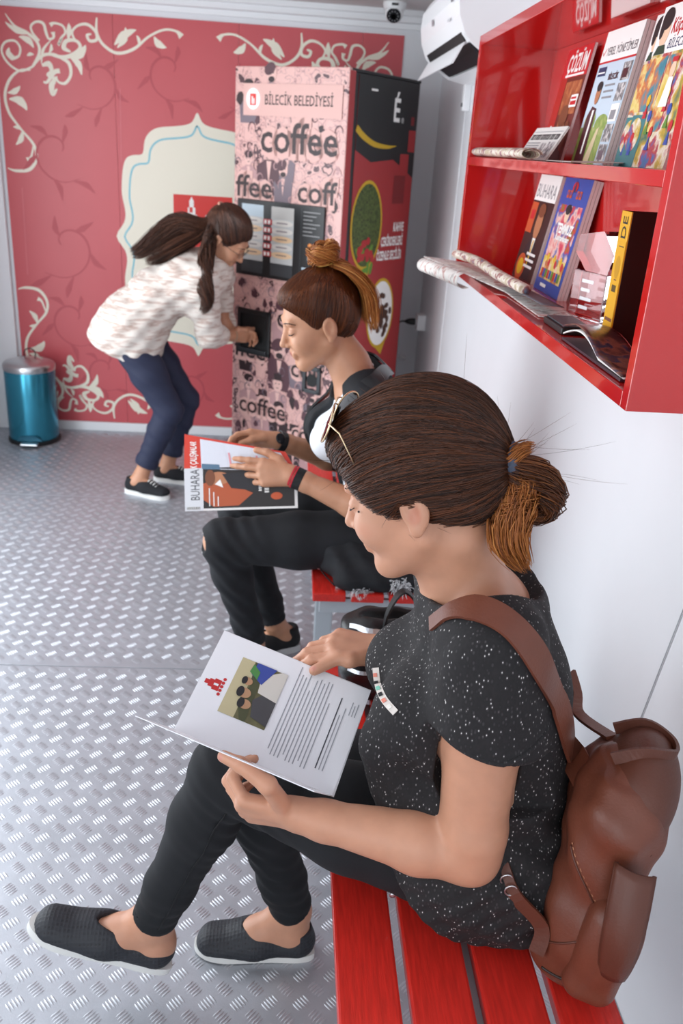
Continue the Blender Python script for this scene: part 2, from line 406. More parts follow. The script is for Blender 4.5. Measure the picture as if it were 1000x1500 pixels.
# town crest: red square, tower, gear foot and caption
lx, lz = w2(254, 284); k = .0034
BW.rect(lx, lz-.26, .30, .26, logo_red, 3)
tx = lx+.075
for a, b, w, h in ((0, -.20, .075, .06), (.010, -.14, .055, .045), (.018, -.095, .038, .035), (.026, -.06, .022, .03)): BW.rect(tx+a-.02, lz+b, w, h, white_ink, 4)
BW.poly([(tx+.004, lz-.032), (tx+.030, lz-.032), (tx+.017, lz-.008)], white_ink, 4)
for a, b in ((.008, -.185), (.024, -.13), (.014, -.085)): BW.rect(tx+a-.008, lz+b, .016, .026, logo_red, 5)
for i in range(3): BW.rect(lx+.17+.03*i, lz-.2, .022, .10+.03*(i == 1), white_ink, 4); 
BW.poly([(lx+.16, lz-.1), (lx+.22, lz-.04), (lx+.28, lz-.1)], white_ink, 4)
for i in range(6): BW.ell(lx+.05*i+.02, lz-.29, .028, .03, logo_red, 3, 10)
BW.text('BELEDİYESİ', lx+.02, lz-.365, .05, logo_red, 3, w=.28, bold=.01)
BW.rect(lx+.17, lz-.40, .14, .10, logo_red, 4); BW.text('Sİ', lx+.2, lz-.375, .05, white_ink, 5)
BW.obj(wall_back, 'wall_print')
# ---------------------------------------------------------------- benches
red_wood = mat('red_stained_pine', '#C8281F', .38, noise=.16, nscale=22, stretch=(9, .8, 9), bump=.08, bscale=60, coat=.2)
grey_steel = mat('grey_painted_steel', '#AEB6BC', .45, .1)
steel = mat('brushed_steel', '#C9CBCD', .28, .95)
def bench(name, label, y0, y1, x0):
    t = thing(name, label, 'bench', (x0+.205, (y0+y1)/2, 0))
    for i in range(4):
        xa = x0+i*.1045
        MB().bbox((xa, y0, .415), (xa+.09, y1, .44), .004).obj('slat', red_wood, t)
    for y in (y0+.12, y1-.17):
        f = MB()
        f.bbox((x0+.015, y, .375), (x0+.39, y+.05, .415), .003).bbox((x0+.015, y, .0), (x0+.065, y+.05, .375), .003)
        f.bbox((x0+.34, y, .0), (x0+.39, y+.05, .375), .003)
        f.obj('leg_frame', grey_steel, t)
    MB().bbox((x0+.19, y0+.17, .385), (x0+.22, y1-.17, .412), .003).obj('stretcher', grey_steel, t)
    e = MB(); e.bbox((x0+.02, y0+.022, .37), (x0+.39, y0+.034, .4145), .002); e.obj('end_plate', grey_steel, t)
    adopt(t); return t
bench('slatted_bench', 'red slatted wooden bench carrying the brown backpack and the woman in a flecked top', .42, 1.70, .103)
bench('slatted_bench', 'red slatted wooden bench under the woman in a black denim waistcoat', 2.04, 3.28, .090)

# ---------------------------------------------------------------- pedal bin
bc = on_z(41, 640, 0); bx, by = -1.35, 4.50
teal = mat('teal_lacquered_steel', '#3E93AC', .22, .75, noise=.04, nscale=4)
blk_plastic = mat('black_plastic', '#17181A', .42)
t = thing('pedal_bin', 'shiny teal metal pedal bin with steel lid against the red wall', 'bin', (bx, by, 0))
rb = .128
MB().lathe([(rb+.004, 0), (rb+.006, .004), (rb+.006, .018), (rb, .022)], (bx, by, 0), 48).obj('base_ring', blk_plastic, t, 40)
MB().lathe([(rb-.003, .02), (rb, .03), (rb, .385), (rb-.002, .39)], (bx, by, 0), 48).obj('body', teal, t, 40)
MB().lathe([(rb+.003, .388), (rb+.004, .394), (rb+.004, .414), (rb-.004, .424), (rb-.05, .438), (.02, .446), (0.001, .447)], (bx, by, 0), 48).obj('lid', steel, t, 40)
MB().tube([(bx+.03*math.cos(a), by+.03, .458+.03*math.sin(a)) for a in np.linspace(0, 2*math.pi, 17)[:-1]], .003, 6, closed=True).obj('handle', mat('dark_wire', '#3A2E2E', .4, .6), t, True)
MB().tube([(bx-.02, by-.10, .018), (bx-.02, by-.16, .016), (bx+.05, by-.162, .016), (bx+.05, by-.10, .018)], .006, 8).obj('pedal_arm', blk_plastic, t, True)
MB().bbox((bx-.03, by-.176, .016), (bx+.06, by-.140, .028), .006).obj('pedal', steel, t)
pf = [(.065*math.cos(a), .03*math.sin(a)) for a in np.linspace(0, math.pi, 12)]
MB().prism(pf, -.006, .004, (V3(bx+.01, by-rb, .03), V3(1, 0, 0), V3(0, 0, 1), V3(0, -1, 0))).obj('pedal_slot', mat('dark_teal', '#245C70', .4, .5), t)
adopt(t)

# ---------------------------------------------------------------- dome camera on the ceiling
cc = on_z(577, 5, ZC); cc = V3(.425, 4.46, ZC)
t = thing('dome_camera', 'white dome security camera under the ceiling above the vending machine', 'camera', tuple(cc))
wp = mat('white_plastic', '#EDEEEF', .35)
MB().lathe([(.052, -.0), (.054, -.006), (.05, -.022), (.046, -.03), (.001, -.031)], cc, 32).obj('mount', wp, t, 40)
ax = _unit(V3(-.15, -.8, -.55)); s1 = _unit(np.cross(ax, [0, 0, 1])); s2 = np.cross(ax, s1)
prof = [(.042*math.sin(a), -.042*math.cos(a)) for a in np.linspace(.02, 2.1, 10)]
MB().lathe(prof, cc+V3(0, 0, -.042), 28, ax=(s1, s2, ax)).obj('ball', wp, t, True)
MB().lathe([(.032, .018), (.033, .024), (.030, .028), (.001, .0285)], cc+V3(0, 0, -.042), 28, ax=(s1, s2, ax)).obj('lens_ring', mat('dark_glass', '#26262A', .15), t, 30)
MB().lathe([(.012, .028), (.012, .034), (.001, .035)], cc+V3(0, 0, -.042), 20, ax=(s1, s2, ax)).obj('lens', mat('lens_black', '#060607', .08), t, 30)
led = mat('led_grey', '#8E8E90', .3)
for i in range(10):
    a = i*math.pi/5; MB().lathe([(.003, .028), (.003, .030), (.0005, .0305)], cc+V3(0, 0, -.042)+s1*.021*math.cos(a)+s2*.021*math.sin(a), 8, ax=(s1, s2, ax)).obj('led', led, t)
MB().bbox((cc[0]-.018, cc[1]-.054, cc[2]-.018), (cc[0]+.012, cc[1]-.046, cc[2]-.009), .001).obj('slot', blk_plastic, t)
adopt(t)

# ---------------------------------------------------------------- air conditioner on the right wall
y0, y1 = 2.86, 3.70
prof = [(XR-.001, 2.085), (.53, 2.085), (.485, 2.065), (.462, 2.03), (.458, 1.98), (.466, 1.93), (.486, 1.885), (.505, 1.865)]
low = [(.535, 1.845), (.58, 1.818), (.64, 1.806), (XR-.001, 1.805)]
t = thing('air_conditioner', 'white wall air conditioner with open black louver beside the red shelf', 'air conditioner', (XR-.1, (y0+y1)/2, 1.805))
fr = (V3(0, 0, 0), V3(1, 0, 0), V3(0, 0, 1), V3(0, 1, 0))
acw = mat('ac_white', '#EFF0F1', .3)
MB().prism(prof+[(.56, 1.875), (.60, 1.85)]+low[1:], y0+.02, y1-.02, fr).obj('body', acw, t)
for a, b in ((y0, y0+.022), (y1-.022, y1)): MB().prism(prof+low, a, b, fr).obj('end_cap', acw, t)
MB().prism([(.503, 1.872), (.562, 1.874), (.60, 1.848), (.575, 1.822), (.535, 1.846)], y0+.07, y1-.06, fr).obj('air_outlet', mat('outlet_black', '#14161C', .5), t)
MB().prism([(.497, 1.868), (.503, 1.873), (.470, 1.808), (.462, 1.806)], y0+.06, y1+.0, fr).obj('louver', acw, t)
MB().prism([(.4835, 1.893), (.4825, 1.889), (.497, 1.866), (.499, 1.870)], y0+.05, y1-.06, fr).obj('slot', mat('slot_black', '#0E0F12', .6), t)
P_ = Print((.4555, 0, 0), (0, -1, 0), (0, 0, 1)); P_.n = V3(-1, 0, 0)
sil = mat('silver_ink', '#9EA2A8', .3, .5)
PA = Print(V3(.4575, y0+.52, 1.955), (0, -1, 0), (.10, 0, -1)); PA.v = V3(-.13, 0, .99); PA.n = V3(-.99, 0, -.13)
PA.rect(.40, .035, .03, .085, mat('label_brown', '#6B4A35', .4), 3); PA.rect(.40, .02, .03, .018, mat('label_grey', '#777A7C', .4), 3)
for i in range(5): PA.rect(.404, .042+.015*i, .022, .007, mat('label_gold', '#C9A26A', .4), 4)
PA.obj(t, 'energy_label')
for a_, b_, w_, h_, m_ in ((0, 0, .030, .020, sil), (.33, -.025, .05, .008, mat('pale_silver_ink', '#C4C7CB', .4))):
    PB = Print(PA.o, PA.u, PA.v); PB.v = PA.v; PB.n = PA.n; PB.rect(a_, b_, w_, h_, m_, 3); PB.obj(t, 'badge')
adopt(t)

# small white sensor box and socket on the right wall
bxp = on_x(684, 140, XR)
t = thing('switch_box', 'narrow white plastic switch box on the wall under the air conditioner', 'switch', (XR, 3.95, 1.78))
MB().bbox((XR-.03, 3.86, 1.72), (XR, 3.90, 1.84), .005).obj('body', wp, t); MB().bbox((XR-.034, 3.872, 1.735), (XR-.029, 3.888, 1.75), .002).obj('button', blk_plastic, t)
t.location = (XR, 3.88, 1.72); adopt(t)
sx, sy, sz = XR, 4.50, .735
t = thing('wall_socket', 'white surface wall socket with a black plug beside the vending machine', 'socket', (sx, sy, sz))
MB().bbox((sx-.045, sy-.04, sz-.04), (sx, sy+.04, sz+.04), .005).obj('box', wp, t)
MB().lathe([(.022, 0), (.022, .004), (.001, .005)], (sx-.046, sy, sz), 20, ax=(V3(0, 1, 0), V3(0, 0, 1), V3(-1, 0, 0))).obj('face', wp, t, 40); adopt(t)
t = thing('power_cable', 'black power cable and plug hanging from the socket behind the vending machine', 'cable', (sx-.05, sy, sz))
MB().lathe([(.016, .0), (.018, .012), (.016, .035), (.006, .055)], (sx-.05, sy, sz), 16, ax=(V3(0, 1, 0), V3(0, 0, 1), V3(-1, 0, 0))).obj('plug', blk_plastic, t, 40)
MB().tube(spline([(sx-.10, sy, sz), (sx-.135, sy-.01, sz-.008), (.545, 4.44, .66), (.535, 4.40, .5), (.53, 4.38, .25), (.54, 4.40, .02), (.48, 4.5, .006)], 8), .0045, 8).obj('lead', blk_plastic, t, True); adopt(t)
t = thing('pipe_clip', 'small white pipe stub clipped low on the grey wall by the cable', 'pipe', (sx, 4.62, .52))
MB().tube([(.50, YB-.012, .50), (.62, YB-.012, .50)], .008, 8).obj('pipe', wp, t, True); MB().lathe([(.014, 0), (.016, .01), (.012, .03)], (.62, YB-.012, .50), 14, ax=(V3(0, 1, 0), V3(0, 0, 1), V3(1, 0, 0))).obj('cap', wp, t, 40); adopt(t)

# ---------------------------------------------------------------- coffee vending machine
TH = R_(-37.4); mu = V3(math.cos(TH), math.sin(TH), 0); mv = V3(-math.sin(TH), math.cos(TH), 0)
mB = V3(.203, 3.79, 0); mW, mD, mH = .595, .57, 1.845
mA = mB-mu*mW                                # front left foot
mach = thing('coffee_vending_machine', 'tall coffee vending machine wrapped in pink crowd print in the corner', 'vending machine', tuple((mA+mB)/2+mv*mD/2))
def mx(a, d, z): return mA+mu*a+mv*d+V3(0, 0, z)     # a along the front, d into the depth
xfm = lambda p: mx(*p)
mblack = mat('machine_black', '#161618', .35); mred = mat('machine_red', '#A21E22', .3, coat=.3)
pink = ramp_mat('pink_crowd_print', [(0, '#D6A8A0'), (.44, '#DAACA4'), (.455, '#A87F80'), (.47, '#DAACA4'), (.53, '#D2A29A'), (.545, '#8A6468'), (.56, '#D6A79F'), (.60, '#DCB0A8'), (.615, '#54343A'), (.67, '#4A2C32'), (.685, '#D6A79F')], 17, .34, detail=2.0)
MB().bbox((.004, .05, .06), (mW-.004, mD, mH-.012), .004, xf=xfm).obj('cabinet', mblack, mach)
MB().bbox((0, .0, .09), (mW, .046, mH), .004, xf=xfm).obj('door', pink, mach)
MB().box((mW, .004, .10), (mW+.001, .044, mH-.01), xf=xfm).obj('door_edge', mred, mach)
MB().bbox((0, .02, mH-.012), (mW, mD, mH), .003, xf=xfm).obj('top', mblack, mach)
for a in (.03, mW-.07):
    for d in (.08, mD-.08): MB().bbox((a, d, 0), (a+.04, d+.04, .062), .004, xf=xfm).obj('foot', mblack, mach)
MB().bbox((.02, .06, .02), (mW-.02, .075, .09), .002, xf=xfm).obj('kick_plate', mblack, mach)
# wrapped side: red sheet with black head, ovals and lettering
MB().box((mW-.0042, .075, .08), (mW-.0028, mD-.008, mH-.02), xf=xfm).obj('side_sheet', mred, mach)
SD = Print(mx(mW-.0026, 0, 0), mv, (0, 0, 1)); SD.n = mu
SD.poly([(.075, mH-.02), (.075, 1.545), (.2, 1.50), (.38, 1.515), (.50, 1.47), (mD-.008, 1.44), (mD-.008, mH-.02)][::-1], mblack, 1)
for a, z, w, h, m in ((.44, 1.44, .075, .10, mred), (.40, 1.33, .10, .12, mat('machine_dark_red', '#7C1A1E', .35)), (.50, 1.55, .06, .09, mred), (.51, 1.66, .028, .035, mat('machine_dark_red', '', .35))): SD.rect(a, z, w, h, m, 2)
SD.stroke([(.075, 1.63), (.13, 1.60), (.22, 1.572), (.33, 1.565), (.40, 1.572)], [.028, .026, .022, .014, .001], mat('gold_ink', '#C9A11E', .4), 2)
SD.text('É', .36, 1.67, .13, white_ink, 2, w=.05, bold=.02); SD.text('®', .425, 1.665, .03, white_ink, 2)
SD.rect(.17, 1.775, .05, .008, white_ink, 2)  # highlight on the black head, painted in as a small white bar
gold = mat('gold_ink', '', .4); wh = white_ink
gr1 = ramp_mat('coffee_leaf_print', [(0, '#1E2A12'), (.45, '#3B4A1C'), (.55, '#5B6A2C'), (.62, '#2A3416')], 60, .5)
cherry = mat('coffee_cherry_ink', '#B3252B', .4); bean = mat('coffee_bean_ink', '#4A2C1C', .45); grn = mat('leaf_ink', '#5E8C2E', .5); froth = ramp_mat('ground_coffee_print', [(0, '#6B4A2E'), (.5, '#9A7A4C'), (.6, '#7C8A4E')], 80, .5)
def drop(a, z, ra, rz, fill, inner):
    SD.ell(a, z, ra+.012, rz+.014, gold, 2); SD.poly([(a-ra*.7, z-rz*.8), (a+ra*.7, z-rz*.8), (a+.03, z-rz-.05)], gold, 2)
    SD.ell(a, z, ra, rz, fill, 3); inner()
def ch():
    for i in range(16):
        SD.ell(.205+random.uniform(-.06, .06), 1.14+random.uniform(-.045, .04), .016, .017, cherry, 4+i % 3, 12)
    for i in range(9): SD.ell(.2+random.uniform(-.06, .06), 1.09+random.uniform(-.05, .08), .012, .03, grn, 3, 10, rot=random.uniform(-1.5, 1.5))
drop(.20, 1.24, .115, .175, gr1, ch)
def bn():
    for i in range(40):
        a = .375+random.gauss(0, .04); z = .83+random.gauss(0, .05)
        if ((a-.375)/.09)**2+((z-.83)/.125)**2 > 1: continue
        SD.ell(a, z, .018, .013, bean, 4+i % 3, 12, rot=random.uniform(0, 3)); 
drop(.37, .84, .105, .15, white_ink, bn)
drop(.22, .42, .12, .15, mat('cup_red', '#7A2A20', .4), lambda: (SD.ell(.23, .40, .09, .11, froth, 4), SD.ell(.17, .50, .05, .05, white_ink, 4)))
for i, s in enumerate(('KAHVE', 'ÇEKİRDEKLERİ', 'ÖZENLE SEÇİLİR')): SD.text(s, .52-[.09, .19, .22][i], 1.21-.062*i, .055, wh, 3, w=[.09, .19, .22][i], bold=.03)
for i, s in enumerate(('KAVRULUR VE', 'ÖĞÜTÜLÜR')): SD.text(s, .10, .91-.065*i, .055, wh, 3, w=[.15, .12][i], bold=.03)
SD.obj(mach, 'side_print')
# front print
FP = Print(mx(0, -.0004, 0), mu, (0, 0, 1)); FP.n = -mv
ink = mat('coffee_brown_ink', '#2E1A1D', .45); pinkflat = mat('pink_flat_ink', '#DAADA4', .45); greyink = mat('grey_mauve_ink', '#75666F', .45); skin_ink = mat('pale_pink_ink', '#DDB2A9', .45); mauve = mat('mauve_ink', '#B58C8C', .45)
def word(s, a, z, size, lvl=6):
    ww = size*.40*len(s); FP.text(s, a-.006, z-.004, size*1.06, pinkflat, lvl, bold=.13, w=ww+.012); FP.text(s, a, z, size, ink, lvl+1, bold=.012, w=ww)
# cartoon crowd: heads, hats, coats
def figure(a, z, s, k):
    coat = (ink, mauve, mat('plum_ink', '#54323A', .45), greyink, mauve)[k % 5]
    FP.poly([(a-.05*s, z-.16*s), (a-.06*s, z-.06*s), (a-.02*s, z-.035*s), (a+.02*s, z-.035*s), (a+.06*s, z-.06*s), (a+.05*s, z-.16*s)], coat, 2)
    FP.poly([(a-.012*s, z-.04*s), (a+.012*s, z-.04*s), (a, z-.12*s)], skin_ink, 3)
    FP.ell(a, z, .028*s, .036*s, skin_ink, 3, 16); 
    if k % 3 == 0: FP.rect(a-.034*s, z+.02*s, .068*s, .007*s, ink, 4).rect(a-.022*s, z+.022*s, .044*s, .03*s, ink, 4)
    elif k % 3 == 1: FP.ell(a, z+.022*s, .031*s, .02*s, ink, 4, 14)
    else: FP.ell(a-.01*s, z+.02*s, .033*s, .024*s, mat('plum_ink', '', .45), 4, 14, rot=.5); FP.ell(a, z-.022*s, .018*s, .012*s, ink, 4, 12)
    FP.rect(a-.014*s, z+.002*s, .008*s, .004*s, ink, 5).rect(a+.006*s, z+.002*s, .008*s, .004*s, ink, 5); FP.rect(a-.008*s, z-.018*s, .016*s, .003*s, ink, 5)
k = 0
for z in (1.79, 1.50, 1.43, 1.30, .86, .66, .50, .38, .24):
    for a in np.arange(.095, .53, .098):
        k += 1; figure(a+random.uniform(-.02, .02), z+random.uniform(-.03, .03), random.uniform(.7, 1.25), k+int(z*7)) if random.random() < .62 else None
for i in range(240):
    a = random.uniform(.02, .57); z = random.uniform(.12, 1.80); r = random.uniform(.008, .02)
    FP.stroke([(a+r*math.cos(t), z+r*1.3*math.sin(t)) for t in np.linspace(0, random.uniform(3, 6), 7)], [.002, .006, .002], (mauve, greyink, mat('plum_ink', '', .4), mauve)[i % 4], 4, 2)
for i in range(70):
    a = random.uniform(.03, .56); z = random.uniform(.12, .97) if i < 52 else random.uniform(1.3, 1.8); r = random.uniform(.008, .024)
    FP.poly([(a+r*random.uniform(.6, 1.2)*math.cos(t), z+1.5*r*random.uniform(.6, 1.2)*math.sin(t)) for t in np.linspace(0, 6.28, 10)[:-1]], mat('plum_ink', '', .4) if i % 3 else ink, 3)
for a, z, s, w in ((.15, 1.515, .17, 'coffee'), (-.0, 1.325, .13, 'ffee'), (.36, 1.325, .13, 'coff'), (.01, .985, .11, 'fee'), (.24, .985, .10, 'coff'), (.27, .775, .13, 'offee'), (.015, .60, .12, 'ffee'), (.36, .56, .12, 'coff'), (.05, .33, .12, 'coffee'), (.38, .26, .10, 'coff'), (.05, .14, .10, 'ffee')): word(w, max(a, .012), z, s)
FP.rect(.05, 1.655, .52, .125, pinkflat, 8)
FP.ell(.105, 1.72, .05, .055, skin_ink, 9); FP.ell(.105, 1.72, .038, .042, white_ink, 10); FP.rect(.088, 1.695, .034, .045, logo_red, 11); FP.rect(.098, 1.70, .006, .03, white_ink, 12).rect(.107, 1.70, .006, .022, white_ink, 12)
FP.text('BİLECİK BELEDİYESİ', .17, 1.70, .055, ink, 9, w=.355, bold=.008)
# selection panel
FP.obj(mach, 'front_print')
MB().bbox((.03, -.012, .985), (.515, .002, 1.315), .004, xf=xfm).obj('selection_panel', mblack, mach)
SP = Print(mx(0, -.0124, 0), mu, (0, 0, 1)); SP.n = -mv
lab = mat('drink_label_ink', '#D8D4CC', .35); lab2 = mat('drink_label_warm', '#E3C39C', .35); blu = mat('drink_label_blue', '#B7C8D2', .3); dg = mat('panel_grey', '#3A3D40', .35)
for cx_, a in enumerate((.065, .235)):
    SP.rect(a-.006, 1.02, .125, .275, mat('panel_glass_grey', '#C2C4C2', .2), 1); SP.rect(a-.006, 1.245, .125, .05, (blu, mat('panel_silver', '#B9B7B2', .3))[cx_], 2); SP.rect(a-.006, 1.0, .125, .055, dg, 2)
    for i in range(5): SP.ell(a+.056, 1.228-.034*i, .060, .0145, (lab, lab2, lab, lab, lab2)[(i+cx_*2) % 5], 3, 20); SP.rect(a+.025, 1.226-.034*i, .06, .004, greyink, 4)
SP.rect(.393, 1.0, .003, .30, dg, 1)
for i in range(7): SP.rect(.405, 1.285-.016*i, .09-.02*(i % 3), .004, mat('panel_text_grey', '#8C8C8C', .4), 1)
SP.rect(.43, 1.08, .035, .05, dg, 1).rect(.436, 1.09, .008, .03, lab, 2).rect(.45, 1.085, .006, .035, black_ink, 2)
SP.rect(.405, 1.046, .03, .010, blu, 1); SP.text('ZA', .40, 1.006, .034, white_ink, 1, bold=.02)
SP.obj(mach, 'panel_print')
bw_, br_ = mat('button_white', '#F2EEE8', .3), mat('button_red', '#B5252B', .3)
for i in range(5):
    for a in (.198, .222):
        s_ = -1 if a < .21 else 1
        MB().bbox((a-.012, -.016, 1.216-.034*i), (a+.012, -.012, 1.240-.034*i), .002, xf=xfm).obj('selector_button', br_, mach)
        MB().bbox((a-.006+.002*s_*-1, -.0185, 1.220-.034*i), (a+.006+.002*s_*-1, -.0155, 1.236-.034*i), .002, xf=xfm).obj('button_cap', bw_, mach)
MB().lathe([(.010, 0), (.010, .003), (.001, .004)], mx(.447, -.0125, 1.15), 16, ax=(mu, V3(0, 0, 1), -mv)).obj('coin_light', mat('orange_lamp', '#E58A3A', .3), mach, 40)
# cup dispenser niche, return tray
def frame(a0, a1, z0, z1, b, dpt, nm, m):
    f = MB()
    f.bbox((a0, -.014, z0), (a0+b, .001, z1), .003, xf=xfm).bbox((a1-b, -.014, z0), (a1, .001, z1), .003, xf=xfm).bbox((a0, -.014, z1-b), (a1, .001, z1), .003, xf=xfm).bbox((a0, -.014, z0), (a1, .001, z0+b), .003, xf=xfm)
    return f.obj(nm, m, mach)
dvoid = mat('niche_black', '#08090A', .6)
frame(.04, .235, .62, .83, .02, 0, 'dispenser_frame', blk_plastic)
MB().box((.055, -.006, .635), (.22, -.0045, .815), xf=xfm).obj('dispenser_niche', dvoid, mach)
MB().bbox((.055, -.022, .635), (.22, -.0065, .650), .002, xf=xfm).obj('drip_tray', mat('tray_grey', '#2A2C2F', .4), mach)
frame(.435, .535, .50, .625, .018, 0, 'return_frame', mat('return_grey', '#33363A', .4))
MB().lathe([(.030, 0), (.028, -.004), (.001, -.005)], mx(.485, -.006, .56), 20, ax=(mu, V3(0, 0, 1), -mv)).obj('return_cup', dvoid, mach, 40)
adopt(mach)
# ---------------------------------------------------------------- red wall shelf
sred = mat('glossy_red_board', '#C5201F', .10, noise=.02, nscale=3, coat=.6)
SX0, SX1, SY0, SY1, SZ0, SZ1 = .490, .702, 1.176, 2.632, 1.224, 1.852
t = thing('wall_shelf', 'glossy red two-tier wall shelf holding magazines on the white wall', 'shelf', ((SX0+XR)/2, (SY0+SY1)/2, SZ0))
T = .024
MB().bbox((SX0, SY0+T, SZ0), (XR, SY1-T, SZ0+T), .0012).obj('bottom_board', sred, t)
MB().bbox((SX0, SY0+T, 1.527), (SX1-.008, SY1-T, 1.549), .0012).obj('middle_board', sred, t)
MB().bbox((SX0, SY0+T, SZ1-T), (XR, SY1-T, SZ1), .0012).obj('top_board', sred, t)
MB().bbox((SX0, SY0, SZ0), (XR, SY0+T, SZ1), .0012).obj('side_board', sred, t)
MB().bbox((SX0, SY1-T, SZ0), (XR, SY1, SZ1), .0012).obj('side_board', sred, t)
MB().bbox((SX1-.008, SY0+T, SZ0+T), (XR, SY1-T, SZ1-T), .001).obj('back_board', sred, t)
adopt(t)
paper = mat('magazine_paper', '#E9E7E4', .4, noise=.03, nscale=400, stretch=(1, 1, 1)); 
page_edge = ramp_mat('page_edges', [(0, '#CFCAC6'), (.5, '#F0EEEA'), (1, '#BDB6B4')], 300, .6, stretch=(40, .2, .2))
grey_ink = mat('grey_ink', '#8F8F93', .5); red_ink = mat('red_ink', '#C9232A', .4); navy = mat('navy_ink', '#22345F', .45); yel = mat('yellow_ink', '#E6B41F', .42); skinp = mat('printed_skin_ink', '#B87A55', .45); sky_i = mat('printed_sky', '#C7D9E6', .45); grass_i = ramp_mat('printed_grass', [(0, '#4F6B2A'), (.5, '#8DA552'), (.7, '#B6B878')], 70, .5); maroon = mat('maroon_ink', '#4A1C24', .45); brown_i = mat('brown_ink', '#7A4427', .45); org = mat('orange_ink', '#C8562A', .45); suit = mat('suit_ink', '#1F1C22', .45); blue_i = mat('royal_blue_ink', '#2C4FA8', .4); mono = ramp_mat('mono_photo_print', [(0, '#2B2A2D'), (.45, '#7A7779'), (.6, '#D5D2D0'), (1, '#F0EEEC')], 90, .5)
comic = ramp_mat('comic_print', [(0, '#23407C'), (.3, '#2F6E5C'), (.42, '#C9A62E'), (.5, '#E9E2D0'), (.56, '#B8322E'), (.64, '#3E6FB0'), (.75, '#57803A'), (1, '#2A2240')], 19, .42, detail=5)
comic2 = ramp_mat('comic_print_pink', [(0, '#8E1F38'), (.35, '#D4415C'), (.48, '#F0C7B8'), (.55, '#3B5FA8'), (.62, '#C9322E'), (.72, '#5B8A3A'), (1, '#3A1A30')], 22, .42, detail=5)
comic3 = ramp_mat('comic_print_warm', [(0, '#5B7A38'), (.35, '#D8B93A'), (.5, '#E9D58A'), (.56, '#D0702E'), (.66, '#3E8A9A'), (1, '#284A70')], 20, .42, detail=5)
def booklet(name, label, base, wid, hgt, yv, lean, thick, copies=1, grp=None, cat='magazine', bulge=0.0):
    """magazine standing on a board: base = lower left corner seen from the room (far end), width runs towards -y"""
    lv = _unit(V3(lean, 0, math.sqrt(max(1-lean*lean, .01)))); uv = _unit(V3(yv, -1, 0)); n = np.cross(uv, lv)
    if n[0] > 0: n = -n
    r = thing(name, label, cat, tuple(base), grp)
    for k in range(copies):
        off = -n*(thick*1.15)*k
        MB().prism([(0, 0), (wid, 0), (wid, hgt), (0, hgt)], -thick, 0, (np.asarray(base)+off, uv, lv, n)).obj('pages' if k == 0 else 'copy_behind', [paper], r)
    p = Print(base, uv, lv); p.n = n
    return r, p
Z1, Z2 = 1.5495, 1.2485
# --- upper tier
r, p = booklet('news_magazine', 'magazine titled ÇÖZÜM with a red masthead and a portrait cover', (.636, 2.40, Z1), .20, .262, .0, .16, .006, 1)
p.rect(0, 0, .20, .262, mat('warm_dark_print', '#6E2A1E', .42), 1); p.rect(0, .195, .20, .067, red_ink, 2); p.text('ÇÖZÜM', .028, .207, .058, white_ink, 3, w=.155, bold=.02); p.rect(.03, .197, .15, .005, white_ink, 3)
p.rect(0, 0, .055, .195, mat('flag_red_ink', '#B3281F', .42), 2); p.ell(.03, .07, .012, .015, white_ink, 3); p.rect(.06, .11, .13, .075, ramp_mat('sepia_photo', [(0, '#5A2E1E'), (.5, '#A85A34'), (.7, '#D08A58')], 45, .45), 2); p.rect(.135, .125, .055, .028, white_ink, 3).rect(.139, .130, .045, .009, red_ink, 4).rect(.139, .143, .04, .005, red_ink, 4)
p.ell(.112, .075, .032, .044, skinp, 3); p.ell(.115, .105, .034, .026, brown_i, 4); p.poly([(.05, 0), (.07, .035), (.11, .045), (.16, .035), (.19, 0)], suit, 3); p.ell(.165, .06, .022, .035, brown_i, 3)
p.obj(r); adopt(r)
r, p = booklet('news_magazine', 'magazine titled YEREL YÖNETİMLER with a man in a maroon suit on its cover', (.628, 2.085, Z1), .222, .268, .0, .15, .007, 3)
p.rect(0, 0, .222, .268, sky_i, 1); p.rect(0, .205, .222, .063, white_ink, 2); p.text('✓', .006, .216, .03, red_ink, 3); p.text('YEREL YÖNETİMLER', .032, .218, .024, mat('charcoal_ink', '#47464C', .4), 3, w=.182); p.rect(0, .203, .222, .004, red_ink, 3)
p.rect(0, 0, .16, .075, grass_i, 2); p.ell(.05, .085, .035, .025, grass_i, 2); p.ell(.13, .08, .04, .02, grass_i, 2)
p.poly([(.018, .0), (.022, .10), (.04, .118), (.072, .112), (.082, .0)], maroon, 3); p.poly([(.05, .11), (.062, .11), (.06, .02), (.05, .02)], white_ink, 4); p.ell(.055, .142, .015, .021, skinp, 4); p.ell(.055, .157, .016, .010, black_ink, 5)
p.rect(.012, .178, .05, .018, navy, 3).rect(.014, .183, .046, .003, white_ink, 4); p.text('BİLECİK', .09, .168, .016, maroon, 3, bold=.03); p.lines(.085, .155, .06, 3, .012, .004, grey_ink, 3)
for i in range(5): p.rect(.168, .006+.039*i, .048, .034, (mono, mono, white_ink, mono, mono)[i], 3); p.rect(.174, .01+.039*i, .03, .018, (greyink, mono, grey_ink, mono, maroon)[i], 4)
p.poly([(.08, 0), (.115, .07), (.13, .075), (.12, 0)], mat('path_ink', '#D8C9A0', .5), 3)
p.obj(r); adopt(r)
